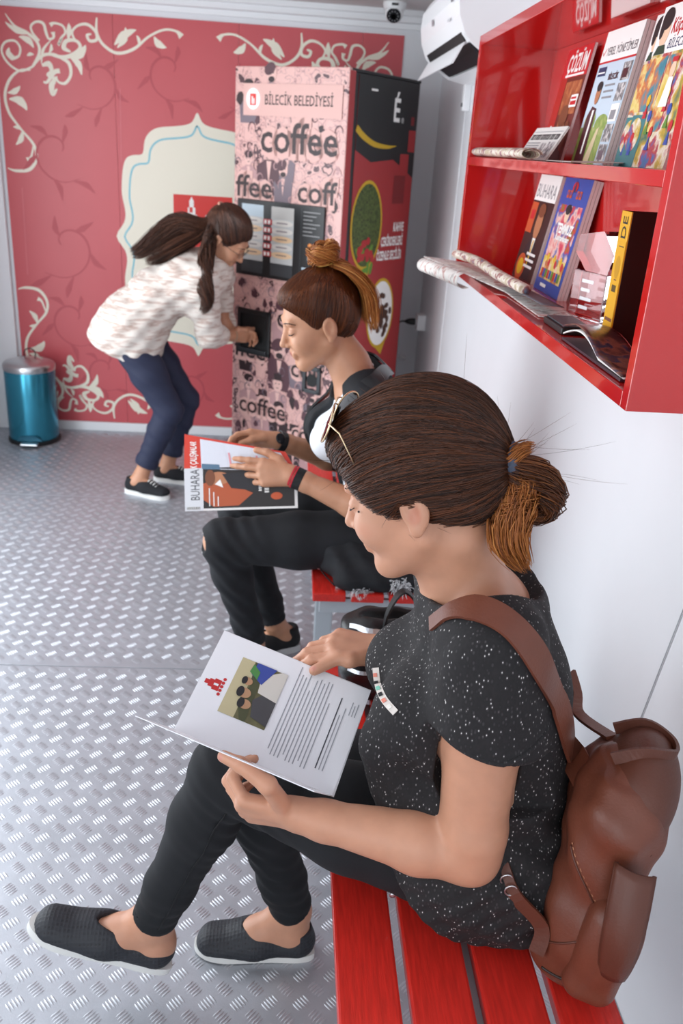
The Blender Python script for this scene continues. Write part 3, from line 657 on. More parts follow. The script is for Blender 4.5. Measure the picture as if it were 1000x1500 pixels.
for q, (yy, xx, lab_) in enumerate(((1.835, .640, 'comic magazine Küçük Gezgin partly covered by its twin copy'), (1.742, .618, 'front copy of comic magazine Küçük Gezgin with a black-haired boy on its white masthead'))):
    r, p = booklet('comic_magazine', lab_, (xx, yy, Z1), .215, .27, .0, .14, .006, 1+q)
    p.rect(0, 0, .215, .27, comic, 1); p.rect(0, .19, .215, .08, white_ink, 2)
    p.text('Küçük Gezgin', .062, .222, .034, red_ink, 3, w=.145, bold=.02, shear=.15); p.text("BİLECİK'te", .065, .197, .022, navy, 3, shear=.2); p.rect(.09, .257, .09, .003, grey_ink, 3)
    p.ell(.034, .228, .020, .026, mat('cartoon_skin_ink', '#F0CDAE', .45), 3); p.ell(.032, .248, .024, .018, black_ink, 4); p.ell(.018, .236, .010, .02, black_ink, 4); p.poly([(.008, .19), (.02, .205), (.05, .205), (.058, .19)], mat('dark_green_ink', '#22402C', .45), 4)
    p.rect(0, .095, .085, .09, comic3, 2); p.rect(.09, .06, .05, .125, comic3, 2); p.rect(.0, 0, .07, .09, mat('teal_print', '#3B7C80', .45), 2); p.ell(.03, .055, .03, .03, comic, 3)
    for i in range(7): p.ell(.03+.027*i, .05+.09*((i*37) % 10)/10, .008, .010, (red_ink, yel, blue_i)[i % 3], 4, 12); p.poly([(.022+.027*i, .02+.09*((i*37) % 10)/10), (.04+.027*i, .02+.09*((i*37) % 10)/10), (.031+.027*i, .045+.09*((i*37) % 10)/10)], (blue_i, red_ink, grn)[i % 3], 4)
    p.ell(.125, .16, .011, .014, mat('cartoon_skin_ink', '', .4), 4); p.rect(.113, .172, .024, .008, red_ink, 5); p.poly([(.108, .10), (.118, .148), (.138, .148), (.145, .10)], white_ink, 4)
    p.obj(r); adopt(r)
# newspaper leaf in front of the first magazine, rolled paper, loose sheets
newsp = ramp_mat('newsprint', [(0, '#9A9A98'), (.42, '#C9C8C4'), (.5, '#E9E8E4'), (1, '#F1F0EC')], 120, .7, stretch=(1, 1, .25)); headline = mat('headline_ink', '#2E2E30', .6); newscol = ramp_mat('newspaper_photo', [(0, '#5A5048'), (.4, '#C9B79A'), (.5, '#E8E2D6'), (.6, '#A05A4A'), (.7, '#7A94B0'), (1, '#EDE9E0')], 45, .6)
def sheet(nu, nv, fn, th):
    m = MB(); vs = []; 
    for k in (0, 1):
        for i in range(nu+1):
            for j in range(nv+1): vs.append(np.asarray(fn(i/nu, j/nv), float)+V3(0, 0, -th*k))
    N = (nu+1)*(nv+1); idx = lambda i, j, k: k*N+i*(nv+1)+j; fs = []
    for i in range(nu):
        for j in range(nv):
            fs.append((idx(i, j, 0), idx(i+1, j, 0), idx(i+1, j+1, 0), idx(i, j+1, 0))); fs.append((idx(i, j, 1), idx(i, j+1, 1), idx(i+1, j+1, 1), idx(i+1, j, 1)))
    for i in range(nu):
        for j in (0, nv): fs.append((idx(i, j, 0), idx(i, j, 1), idx(i+1, j, 1), idx(i+1, j, 0)))
    for j in range(nv):
        for i in (0, nu): fs.append((idx(i, j, 0), idx(i, j+1, 0), idx(i, j+1, 1), idx(i, j, 1)))
    m.add(vs, fs); return m
r = thing('newspaper', 'folded newspaper with a bold headline leaning in front of the ÇÖZÜM magazine', 'newspaper', (.59, 2.40, Z1))
o_, u_, v_ = V3(.562, 2.335, Z1+.002), V3(0, -1, 0), _unit(V3(.5, 0, .85)); n_ = np.cross(u_, v_)
MB().prism([(0, 0), (.27, 0), (.27, .085), (0, .085)], -.004, 0, (o_, u_, v_, -n_ if n_[0] > 0 else n_)).obj('pages', newsp, r)
p = Print(o_, u_, v_); p.n = n_ if n_[0] < 0 else -n_
p.rect(0, 0, .27, .085, mat('newsprint_plain', '#DEDDD8', .7), 1); [p.rect(.01+sum((5, 2, 7, 14, 6, 6)[:i])*.0056+.004*i, .052, (5, 2, 7, 14, 6, 6)[i]*.0056, .014, headline, 2) for i in range(6)]; [p.rect(.0125+.0054*i, .0535, .0012, .009, MATS['newsprint_plain'], 3) for i in range(44)]; p.rect(.01, .072, .25, .0015, grey_ink, 2); p.lines(.01, .042, .12, 6, .007, .003, grey_ink, 2); p.rect(.15, .008, .035, .036, mono, 2).rect(.20, .006, .055, .04, mono, 2)
p.obj(r); adopt(r)
r = thing('newspaper_roll', 'rolled colour newspaper lying at the far end of the upper shelf board', 'newspaper', (.52, 2.45, Z1))
def roll(cx, cy, r0, turns, y0, y1, m, nm, rt, z0, flat=.6, dx=0):
    n = 40; mb = MB(); vs = []
    for (yy, ddx) in ((y0, 0), (y1, dx)):
        for k in range(n+1):
            a = turns*2*math.pi*k/n; rr = r0*(1-.35*k/n); vs.append((cx+ddx+rr*math.cos(a), yy, z0+flat*r0+flat*rr*math.sin(a)))
    mb.add(vs, [(k, k+1, n+2+k, n+1+k) for k in range(n)])
    o = mb.obj(nm, m, rt, True); md = o.modifiers.new('thick', 'SOLIDIFY'); md.thickness = .0012; return o
roll(.518, 0, .026, 1.4, 2.02, 2.60, newscol, 'roll', r, Z1, .50); adopt(r)
r = thing('leaflet', 'grey leaflet lying under the magazines on the upper board', 'leaflet', (.56, 1.79, Z1))
sheet(3, 3, lambda a, b: (.515+.10*b, 1.88-.17*a, Z1+.003+.004*b*b), .0015).obj('pages', mat('leaflet_grey', '#C9C2BC', .5), r); adopt(r)
# --- lower tier
r, p = booklet('news_magazine', 'white-topped Buhara magazine with a suited man on the lower shelf board', (.632, 2.50, Z2), .205, .272, .0, .17, .006, 3)
p.rect(0, 0, .205, .272, mat('dark_brown_print', '#2B1713', .42), 1); p.rect(0, .205, .205, .067, white_ink, 2); p.text('BUHARA', .012, .214, .05, grey_ink, 3, w=.18)
p.poly([(.04, 0), (.055, .085), (.10, .115), (.15, .09), (.17, 0)], suit, 2); p.ell(.115, .148, .030, .042, skinp, 3); p.ell(.117, .182, .032, .018, brown_i, 4); p.poly([(.10, .11), (.13, .11), (.118, .04)], white_ink, 3); p.poly([(.112, .105), (.122, .105), (.12, .035), (.112, .035)], yel, 4)
p.rect(.0, .12, .06, .08, org, 2); p.rect(.015, .155, .035, .025, red_ink, 3); p.lines(.09, .065, .085, 3, .016, .007, white_ink, 4); p.ell(.06, .03, .045, .035, org, 3); p.ell(.06, .03, .028, .022, yel, 4)
p.obj(r); adopt(r)
r, p = booklet('comic_magazine', 'blue-bordered children magazine headed Temmuz on the lower shelf board', (.628, 2.245, Z2), .215, .272, .0, .16, .007, 3)
p.rect(0, 0, .215, .272, blue_i, 1); p.rect(.018, .03, .18, .18, comic2, 2); [p.rect(.05+.022*i+.03*(i > 1), .226, .017, .018, org, 3) for i in range(4)]; [p.ell(.0585+.022*i+.03*(i > 1), .236, .004, .005, blue_i, 4, 8) for i in range(4)]; p.ell(.10, .252, .02, .012, red_ink, 3); p.poly([(.09, .24), (.11, .24), (.10, .268)], navy, 4)
p.text('TEMMUZ', .05, .145, .030, white_ink, 4, w=.13, bold=.05); p.text('Kahramanları', .06, .128, .018, white_ink, 4, w=.11, bold=.04)
p.rect(.018, .03, .18, .055, comic3, 3)
for i in range(9): p.ell(.035+.018*i, .06+.012*((i*5) % 3), .009, .010, (mat('cartoon_skin_ink', '', .4), yel, red_ink)[i % 3], 4, 12); p.rect(.028+.018*i, .035, .014, .02, (red_ink, blue_i, grn)[i % 3], 4)
p.ell(.10, .19, .018, .02, mat('cartoon_skin_ink', '', .4), 4); p.ell(.10, .20, .02, .012, black_ink, 5); p.rect(.05, .012, .05, .008, white_ink, 3)
p.obj(r); adopt(r)
# crystal award
glass = mat('crystal_glass', '#F4F6F8', .02, trans=1.0); frost = mat('etched_frost', '#E9E9EC', .6)
ax_, ay_ = .642, 1.815
t = thing('crystal_award', 'clear crystal award block with a slanted top on the lower shelf board', 'award', (ax_, ay_, Z2))
ca, sa = math.cos(.35), math.sin(.35)
def aw(p): return (ax_+p[0]*ca-p[1]*sa, ay_+p[0]*sa+p[1]*ca, Z2+p[2])
MB().bbox((-.022, -.055, .0), (.022, .055, .095), .003, xf=aw).obj('block', glass, t)
tb = [(-.05, .095), (-.062, .135), (-.02, .178), (.055, .165), (.062, .13), (.02, .0955)]
MB().prism(tb, -.020, .020, (V3(*aw((0, 0, 0))), V3(-sa, ca, 0), V3(0, 0, 1), V3(ca, sa, 0))).obj('head', glass, t)
p = Print(aw((-.0222, .05, 0)), V3(sa, -ca, 0), (0, 0, 1)); p.n = V3(-ca, -sa, 0)
for i in range(4): p.rect(.028, .018+.018*i, .03+.008*(i % 2), .007, frost, 1)
p.obj(t, 'engraving'); adopt(t)
# yellow book with dark cover, standing
t = thing('paperback_book', 'thick yellow-spined black book standing upright at the end of the lower board', 'book', (.63, 1.56, Z2))
MB().bbox((.585, 1.535, Z2), (.69, 1.575, Z2+.228), .001).obj('pages', paper, t)
MB().bbox((.5835, 1.532, Z2), (.692, 1.5345, Z2+.23), .0008).obj('cover', mat('book_cover_dark', '#161512', .35), t); MB().bbox((.5835, 1.5755, Z2), (.692, 1.578, Z2+.23), .0008).obj('cover', mat('book_cover_dark', '', .35), t)
MB().bbox((.581, 1.532, Z2), (.5838, 1.578, Z2+.23), .0008).obj('spine', mat('book_yellow', '#E3A91C', .4), t)
p = Print((.5808, 1.575, Z2), (0, -1, 0), (0, 0, 1)); p.n = V3(-1, 0, 0)
p.text('DE', .033, .185, .032, black_ink, 1, rot=math.pi/2); p.obj(t, 'spine_title'); p = Print((.5808, 1.575, Z2), (0, -1, 0), (0, 0, 1)); p.n = V3(-1, 0, 0); p.rect(.0015, .002, .041, .178, mat('spine_yellow_ink', '#E0A51B', .4), .5); p.rect(.012, .17, .024, .0015, black_ink, 1); p.rect(.012, .092, .020, .012, mat('spine_dark', '#5A4416', .4), 1).rect(.016, .112, .012, .002, brown_i, 1); p.rect(.005, .04, .034, .006, brown_i, 1); p.rect(.008, .018, .028, .01, mat('spine_dark', '#5A4416', .4), 1); p.ell(.022, .135, .012, .02, mat('spine_mid', '#C48E14', .4), 1)
p.obj(t, 'spine_print'); adopt(t)
# open newspaper hanging over the front edge of the lower board, and its rolled fold
t = thing('newspaper', 'open colour newspaper spread on the lower board with its far corner curling over the edge', 'newspaper', (.56, 2.25, Z2))
def np_(a, b):     # a along -y from 2.60, b from back to front
    y = 2.585-.80*a; xe = float(np.interp(y, [2.10, 2.30, 2.56], [.52, .445, .385])); x = .60-(.60-xe)*b
    z = Z2+.003+.004*math.sin(3*a+b*2)+.018*b*float(np.interp(y, [2.1, 2.3], [.2, 1]))
    return (x, y, z)
def np2(a, b): return np_(a, b)
o = sheet(30, 16, np2, .0012).obj('sheet', ramp_mat('newspaper_page_print', [(0, '#6E6A68'), (.36, '#A9A09C'), (.44, '#E4E0DA'), (.56, '#EFECE6'), (.62, '#B06A60'), (.68, '#E6E2DC'), (1, '#8C8886')], 26, .65, stretch=(1, 2.2, 1)), t, True)
mb = MB(); n = 20; vs = []
for i in range(9):
    a = i/8; yc = 2.56-.30*a; xc = .388+.062*a
    for k in range(n+1):
        th = 1.7+3.6*k/n; vs.append((xc+.024*math.cos(th)*(1-.1*a), yc, Z2+.003+.020*math.sin(th)))
mb.add(vs, [(i*(n+1)+k, i*(n+1)+k+1, (i+1)*(n+1)+k+1, (i+1)*(n+1)+k) for i in range(8) for k in range(n)])
o = mb.obj('curled_fold', MATS['newspaper_page_print'], t, True); o.modifiers.new('t', 'SOLIDIFY').thickness = .001
adopt(t)
t = thing('newspaper_roll', 'tightly folded colour newspaper lying along the front edge of the lower board', 'newspaper', (.52, 2.1, Z2))
mb = MB(); pts = [V3(.465, 2.50, Z2+.045), V3(.495, 2.35, Z2+.045), V3(.512, 2.15, Z2+.036), V3(.53, 1.96, Z2+.032)]
mb.tube(spline(pts, 6), .015, 14, flat=.8); mb.obj('roll', newscol, t, True)
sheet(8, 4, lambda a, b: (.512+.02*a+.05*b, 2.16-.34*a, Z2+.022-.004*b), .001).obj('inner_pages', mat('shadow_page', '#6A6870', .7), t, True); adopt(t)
t = thing('award_case', 'small black presentation case lying flat on the lower board', 'case', (.56, 1.66, Z2))
MB().bbox((.515, 1.605, Z2+.0), (.578, 1.735, Z2+.013), .003).obj('base', blk_plastic, t); MB().bbox((.520, 1.61, Z2+.0135), (.573, 1.73, Z2+.0165), .002).obj('lid', mat('case_grey', '#3A3D42', .4), t); adopt(t)
t = thing('colour_magazine', 'dark folded picture magazine lying at the near end of the lower board', 'magazine', (.56, 1.40, Z2))
def fm(a, b): return (.500+.075*b, 1.56-.32*a+.03*b, Z2+.026+.022*math.sin(min(a*1.6, 1)*math.pi)*(1-b*.4)-.014*a)
sheet(16, 8, fm, .002).obj('cover', ramp_mat('dark_photo_print', [(0, '#1E1A22'), (.42, '#4A2E30'), (.52, '#8A5A4A'), (.58, '#2E3A52'), (.7, '#6E3A34'), (1, '#15131A')], 24, .3), t, True)
sheet(16, 8, lambda a, b: V3(*fm(a, b))-V3(-.004, 0, .0025+.010*(1-a)*(1-b)), .0025).obj('pages', page_edge, t, True)
sheet(8, 4, lambda a, b: (.503+.074*b, 1.56-.31*a, Z2+.005), .004).obj('back_cover', mat('back_cover_plum', '#3A2430', .4), t); adopt(t)
# ---------------------------------------------------------------- implicit modelling for bodies, clothes, soft goods
class SDF:
    def __init__(s, lo, hi, h):
        s.lo = np.array(lo, float); s.h = h; s.n = np.ceil((np.array(hi)-s.lo)/h).astype(int)+1
        s.F = np.full(tuple(s.n), .2, np.float32); s.ax = [(s.lo[i]+h*np.arange(s.n[i])).astype(np.float32) for i in range(3)]
    def _blk(s, lo, hi):
        a = np.clip(np.floor((np.array(lo)-s.lo)/s.h).astype(int), 0, s.n-1); b = np.clip(np.ceil((np.array(hi)-s.lo)/s.h).astype(int)+1, 1, s.n)
        if np.any(b <= a): return None
        sl = tuple(slice(a[i], b[i]) for i in range(3))
        return sl, s.ax[0][sl[0]][:, None, None], s.ax[1][sl[1]][None, :, None], s.ax[2][sl[2]][None, None, :]
    def _mix(s, sl, d, k, op):
        A = s.F[sl]
        if op == 'add':
            if k > 0: hh = np.clip(.5+.5*(A-d)/k, 0, 1); s.F[sl] = A+(d-A)*hh-k*hh*(1-hh)
            else: s.F[sl] = np.minimum(A, d)
        else:
            d = -d if op == 'sub' else d
            if k > 0: hh = np.clip(.5-.5*(A-d)/k, 0, 1); s.F[sl] = A+(d-A)*hh+k*hh*(1-hh)
            else: s.F[sl] = np.maximum(A, d)
    def cone(s, a, b, ra, rb, k=.02, side=None, sc=1., op='add'):
        a = np.asarray(a, float); b = np.asarray(b, float); m = max(ra, rb)*max(sc, 1.)+k+2*s.h
        B = s._blk(np.minimum(a, b)-m, np.maximum(a, b)+m)
        if B is None: return s
        sl, X, Y, Z = B; ab = b-a; L = ab @ ab+1e-12
        px, py, pz = X-a[0], Y-a[1], Z-a[2]
        t = np.clip((px*ab[0]+py*ab[1]+pz*ab[2])/L, 0, 1)
        qx, qy, qz = px-t*ab[0], py-t*ab[1], pz-t*ab[2]
        if side is not None:
            sd = np.asarray(side, float); q = (qx*sd[0]+qy*sd[1]+qz*sd[2])*(1/sc-1); qx, qy, qz = qx+q*sd[0], qy+q*sd[1], qz+q*sd[2]
        d = np.sqrt(qx*qx+qy*qy+qz*qz)-(ra+(rb-ra)*t); s._mix(sl, d.astype(np.float32), k, op); return s
    def chain(s, pts, rs, k=.02, **kw):
        for i in range(len(pts)-1): s.cone(pts[i], pts[i+1], rs[i], rs[i+1], k, **kw)
        return s
    def ell(s, c, r, axes=None, k=.02, op='add'):
        c = np.asarray(c, float); r = np.asarray(r, float); m = max(r)+k+2*s.h
        B = s._blk(c-m, c+m)
        if B is None: return s
        sl, X, Y, Z = B; p = [X-c[0], Y-c[1], Z-c[2]]
        if axes is not None: p = [p[0]*a[0]+p[1]*a[1]+p[2]*a[2] for a in axes]
        k0 = np.sqrt((p[0]/r[0])**2+(p[1]/r[1])**2+(p[2]/r[2])**2); k1 = np.sqrt((p[0]/r[0]**2)**2+(p[1]/r[1]**2)**2+(p[2]/r[2]**2)**2)+1e-9
        s._mix(sl, (k0*(k0-1)/k1).astype(np.float32), k, op); return s
    def box(s, c, r, axes=None, rad=.01, k=.01, op='add'):
        c = np.asarray(c, float); r = np.asarray(r, float)-rad; m = np.linalg.norm(r)+rad+k+2*s.h
        B = s._blk(c-m, c+m)
        if B is None: return s
        sl, X, Y, Z = B; p = [X-c[0], Y-c[1], Z-c[2]]
        if axes is not None: p = [p[0]*a[0]+p[1]*a[1]+p[2]*a[2] for a in axes]
        q = [np.abs(p[i])-r[i] for i in range(3)]
        d = np.sqrt(sum(np.maximum(x, 0)**2 for x in np.broadcast_arrays(*q)))+np.minimum(np.maximum(np.maximum(q[0], q[1]), q[2]), 0)-rad
        s._mix(sl, d.astype(np.float32), k, op); return s
    def cut(s, o, n, k=.003, lo=None, hi=None):
        """remove the half space on the +n side of o (optionally inside a box)"""
        o = np.asarray(o, float); n = _unit(n); B = s._blk(s.lo if lo is None else lo, s.lo+s.n*s.h if hi is None else hi)
        sl, X, Y, Z = B; d = (X-o[0])*n[0]+(Y-o[1])*n[1]+(Z-o[2])*n[2]; s._mix(sl, d.astype(np.float32), k, 'int'); return s
    def wrinkle(s, fn, amp, lo=None, hi=None):
        B = s._blk(s.lo if lo is None else lo, s.lo+s.n*s.h if hi is None else hi); sl, X, Y, Z = B
        s.F[sl] = s.F[sl]+(amp*fn(X, Y, Z)).astype(np.float32); return s
    def mesh(s):
        F = s.F; F[0] = F[-1] = .1; F[:, 0] = F[:, -1] = .1; F[:, :, 0] = F[:, :, -1] = .1
        I = F < 0; nx, ny, nz = F.shape
        cnt = np.zeros((nx-1, ny-1, nz-1), np.uint8)
        for i in (0, 1):
            for j in (0, 1):
                for k in (0, 1): cnt += I[i:nx-1+i, j:ny-1+j, k:nz-1+k]
        act = (cnt > 0) & (cnt < 8); ix, iy, iz = np.nonzero(act); vid = np.full(act.shape, -1, np.int32); vid[ix, iy, iz] = np.arange(len(ix))
        cv = {}
        for i in (0, 1):
            for j in (0, 1):
                for k in (0, 1): cv[i, j, k] = F[ix+i, iy+j, iz+k]
        acc = np.zeros((len(ix), 3)); num = np.zeros(len(ix))
        for a in cv:
            for d in range(3):
                if a[d]: continue
                b = list(a); b[d] = 1; b = tuple(b); fa, fb = cv[a], cv[b]; m = (fa < 0) != (fb < 0)
                t = np.where(m, fa/(fa-fb+1e-20), 0); p = np.array(a, float)[None].repeat(len(ix), 0); p[:, d] += t
                acc[m] += p[m]; num[m] += 1
        V = s.lo+s.h*(np.stack([ix, iy, iz], 1)+acc/num[:, None])
        Q = []
        for d in range(3):
            A = np.moveaxis(I, d, 0); e = A[:-1] != A[1:]; vv = np.moveaxis(vid, d, 0)
            p, q, r = np.nonzero(e[:, 1:-1, 1:-1]); q += 1; r += 1
            f = np.stack([vv[p, q-1, r-1], vv[p, q, r-1], vv[p, q, r], vv[p, q-1, r]], 1)
            flip = A[:-1][p, q, r] ^ (d == 1); f[~flip] = f[~flip][:, ::-1]; Q.append(f)
        Q = np.concatenate(Q); Q = Q[(Q >= 0).all(1)]
        return V, Q
    def sample(s, P):
        g = (np.asarray(P)-s.lo)/s.h; g = np.clip(g, 0, s.n-1.001); i = g.astype(int); f = g-i; out = 0
        for a in (0, 1):
            for b in (0, 1):
                for c in (0, 1):
                    w = (f[:, 0] if a else 1-f[:, 0])*(f[:, 1] if b else 1-f[:, 1])*(f[:, 2] if c else 1-f[:, 2])
                    out = out+w*s.F[i[:, 0]+a, i[:, 1]+b, i[:, 2]+c]
        return out
    def grad(s, P):
        e = s.h; P = np.asarray(P); g = np.stack([s.sample(P+np.eye(3)[i]*e)-s.sample(P-np.eye(3)[i]*e) for i in range(3)], 1)
        return g/(np.linalg.norm(g, axis=1, keepdims=True)+1e-9)
    def snap(s, P, off=0., it=4):
        P = np.array(P, float)
        for _ in range(it): P = P-s.grad(P)*(s.sample(P)-off)[:, None]*.9
        return P
    def obj(s, name, m, parent=None, smooth=2, tint=None, label=None, base_rgb=(.58, .32, .22)):
        V, Q = s.mesh(); 
        if smooth:
            E = np.concatenate([Q[:, [0, 1]], Q[:, [1, 2]], Q[:, [2, 3]], Q[:, [3, 0]]])
            deg = np.bincount(E.ravel(), minlength=len(V)).astype(float)[:, None]+1e-9
            for it in range(smooth*2):
                A = np.zeros_like(V); 
                for c in range(3): A[:, c] = np.bincount(E[:, 0], V[E[:, 1], c], len(V))+np.bincount(E[:, 1], V[E[:, 0], c], len(V))
                V = V+(A/deg-V)*(.5 if it % 2 == 0 else -.52)
        me = bpy.data.meshes.new(name); me.vertices.add(len(V)); me.vertices.foreach_set('co', V.ravel()); 
        me.loops.add(Q.size); me.loops.foreach_set('vertex_index', Q.ravel().astype(np.int32)); me.polygons.add(len(Q)); me.polygons.foreach_set('loop_start', np.arange(0, Q.size, 4, dtype=np.int32))
        me.update(calc_edges=True); me.validate(); me.materials.append(m); me.shade_smooth()
        if tint is not None:
            c = np.ones((len(V), 4)); c[:, :3] = base_rgb; 
            for cen, rad, col in tint:
                d = np.linalg.norm((V-np.asarray(cen))/np.asarray(rad), axis=1); w = np.clip(1.6-1.6*d, 0, 1)[:, None]; w = w*w*(3-2*w)
                c[:, :3] = c[:, :3]*(1-w)+np.array(lin(col))*w
                c[:, 3] = c[:, 3]*(1-w[:, 0])
            at = me.color_attributes.new('tint', 'FLOAT_COLOR', 'POINT'); at.data.foreach_set('color', c.ravel())
        return link(name, me, parent, None, label)

def hit(S_, px, py, off=.003, t0=.5, t1=3.5):
    d = _unit(ray(px, py)); ts = np.linspace(t0, t1, 3000); P = CP+d*ts[:, None]; f = S_.sample(P)
    inside = np.all((P > S_.lo+S_.h) & (P < S_.lo+(S_.n-2)*S_.h), axis=1); k = np.nonzero(inside & (f < off))[0]
    return P[k[0]] if len(k) else S_.snap(P[[np.argmin(np.where(inside, f, 9))]], off)[0]
def strap_on(S_, pts, off, w, th, win=5):
    P = np.array(pts); P = S_.snap(P, off, 3); K_ = len(P)
    for _ in range(3): P[1:-1] = .5*P[1:-1]+.25*(P[:-2]+P[2:])
    T = np.gradient(P, axis=0); N = S_.grad(P); sd = np.cross(T, N); sd /= np.linalg.norm(sd, axis=1, keepdims=True)+1e-9
    for _ in range(win):
        sd[1:-1] = .5*sd[1:-1]+.25*(sd[:-2]+sd[2:]); sd /= np.linalg.norm(sd, axis=1, keepdims=True)
    return P, sd
def skin_mat(name, col):
    m = mat(name, col, .46, noise=.05, nscale=35, bump=.03, bscale=500); nt = m.node_tree; b = nt.nodes['Principled BSDF']
    b.inputs['Subsurface Weight'].default_value = .12; b.inputs['Subsurface Radius'].default_value = (.012, .005, .003); b.inputs['Subsurface Scale'].default_value = 1.0
    at = nt.nodes.new('ShaderNodeVertexColor'); at.layer_name = 'tint'
    lk = [l for l in nt.links if l.to_socket == b.inputs['Base Color']][0]; src = lk.from_socket
    mx = nt.nodes.new('ShaderNodeMix'); mx.data_type = 'RGBA'; nt.links.new(at.outputs['Alpha'], mx.inputs[0]); nt.links.new(at.outputs['Color'], mx.inputs[6]); nt.links.new(src, mx.inputs[7]); nt.links.new(mx.outputs[2], b.inputs['Base Color'])
    return m
def frame_from(F, tilt=0.):
    F = _unit(F); L = _unit(np.cross([0, 0, 1.], F)); U = np.cross(F, L)
    c, s_ = math.cos(tilt), math.sin(tilt); return F, L*c+U*s_, U*c-L*s_
class Head:
    def __init__(s, C, F, tilt=0., sc=1.):
        s.C = np.asarray(C, float); s.f, s.l, s.u = frame_from(F, tilt); s.k = sc
    def __call__(s, f, l, u): return s.C+s.k*(s.f*f+s.l*l+s.u*u)
    @property
    def axes(s): return (s.f, s.l, s.u)
def head_sdf(S_, H):
    k = H.k; A = H.axes; E = lambda c, r, kk=.02, op='add': S_.ell(H(*c), np.array(r)*k, A, kk*k, op)
    E((-.012, 0, .034), (.094, .073, .088)); E((.022, 0, -.035), (.066, .059, .078), .03)
    S_.cone(H(.066, .009, -.100), H(.066, -.009, -.100), .017*k, .017*k, .02*k)
    for q in (1, -1):
        S_.cone(H(-.005, .052*q, -.052), H(.058, .014*q, -.098), .016*k, .015*k, .025*k)
        E((.060, .036*q, -.032), (.026, .024, .028), .025)
    S_.cone(H(.080, .034, .024), H(.080, -.034, .024), .008*k, .008*k, .018*k)
    for q in (1, -1): E((.096, .031*q, .002), (.017, .017, .014), .012, 'sub')
    S_.cone(H(.083, 0, .010), H(.103, 0, -.030), .0075*k, .0095*k, .010*k)
    E((.104, 0, -.034), (.0105, .010, .009), .006)
    for q in (1, -1):
        E((.094, .0115*q, -.037), (.0085, .007, .007), .005); E((.0745, .031*q, .0005), (.0145, .0155, .0125), .003)
    S_.cone(H(.0865, .015, -.0625), H(.0865, -.015, -.0625), .0052*k, .0052*k, .010*k); S_.cone(H(.0845, .012, -.0725), H(.0845, -.012, -.0725), .006*k, .006*k, .010*k)
    for q in (1, -1):
        E((-.012, .076*q, -.006), (.019, .009, .031), .006); E((-.009, .085*q, -.002), (.010, .007, .018), .004, 'sub'); E((-.008, .078*q, -.034), (.009, .007, .010), .005)
def head_tint(H, lips='#A8574C'):
    k = H.k; return [(H(.090, 0, -.066), np.array([.020, .020, .0095])*k, lips)]
FL = ((.040, .025, .020), (.044, .028, .021), (.041, .026, .021), (.032, .019, .018))
def hand_sdf(S_, W, D, N, T, curl, thumb, sc=1., k=.004, spread=.0):
    """W wrist, D along the hand, N out of its back, T towards the thumb; curl = 4 x 3 joint angles (deg); thumb = 3 points"""
    D = _unit(D); T = np.asarray(T, float); T = _unit(T-D*(T @ D)); N2 = np.cross(D, T); N2 = N2 if N2 @ np.asarray(N) > 0 else -N2; N = N2; tips = []
    W = np.asarray(W, float)
    base = [(.082, .0305), (.087, .0105), (.083, -.0100), (.074, -.0290)]
    for i, (a, b) in enumerate(base):
        S_.cone(W+T*b*.45*sc, W+(D*a+T*b)*sc, .0145*sc, .0115*sc, .014)
    S_.cone(W+(D*.02+T*.012-N*.004)*sc, W+(D*.065+T*.005-N*.004)*sc, .016*sc, .014*sc, .012)
    S_.cone(W+(D*.02-T*.012-N*.005)*sc, W+(D*.06-T*.018-N*.005)*sc, .014*sc, .012*sc, .012)
    for i, (a, b) in enumerate(base):
        p = W+(D*a+T*b)*sc; ang = 0.; r = (.0088, .0092, .0088, .0078)[i]*sc; dev = (b/.03)*spread
        pts = [p]
        for j in range(3):
            ang += R_(curl[i][j]); d = _unit((D+T*dev)*math.cos(ang)-N*math.sin(ang)); p = p+d*FL[i][j]*sc; pts.append(p)
        S_.chain(pts, [r*1.05, r, r*.92, r*.78], k); tips.append((pts, d))
    t = [np.asarray(p, float) for p in thumb]
    S_.chain([W+(D*.022+T*.016)*sc]+t, [.015*sc, .0132*sc, .0108*sc, .0088*sc], .006)
    return tips
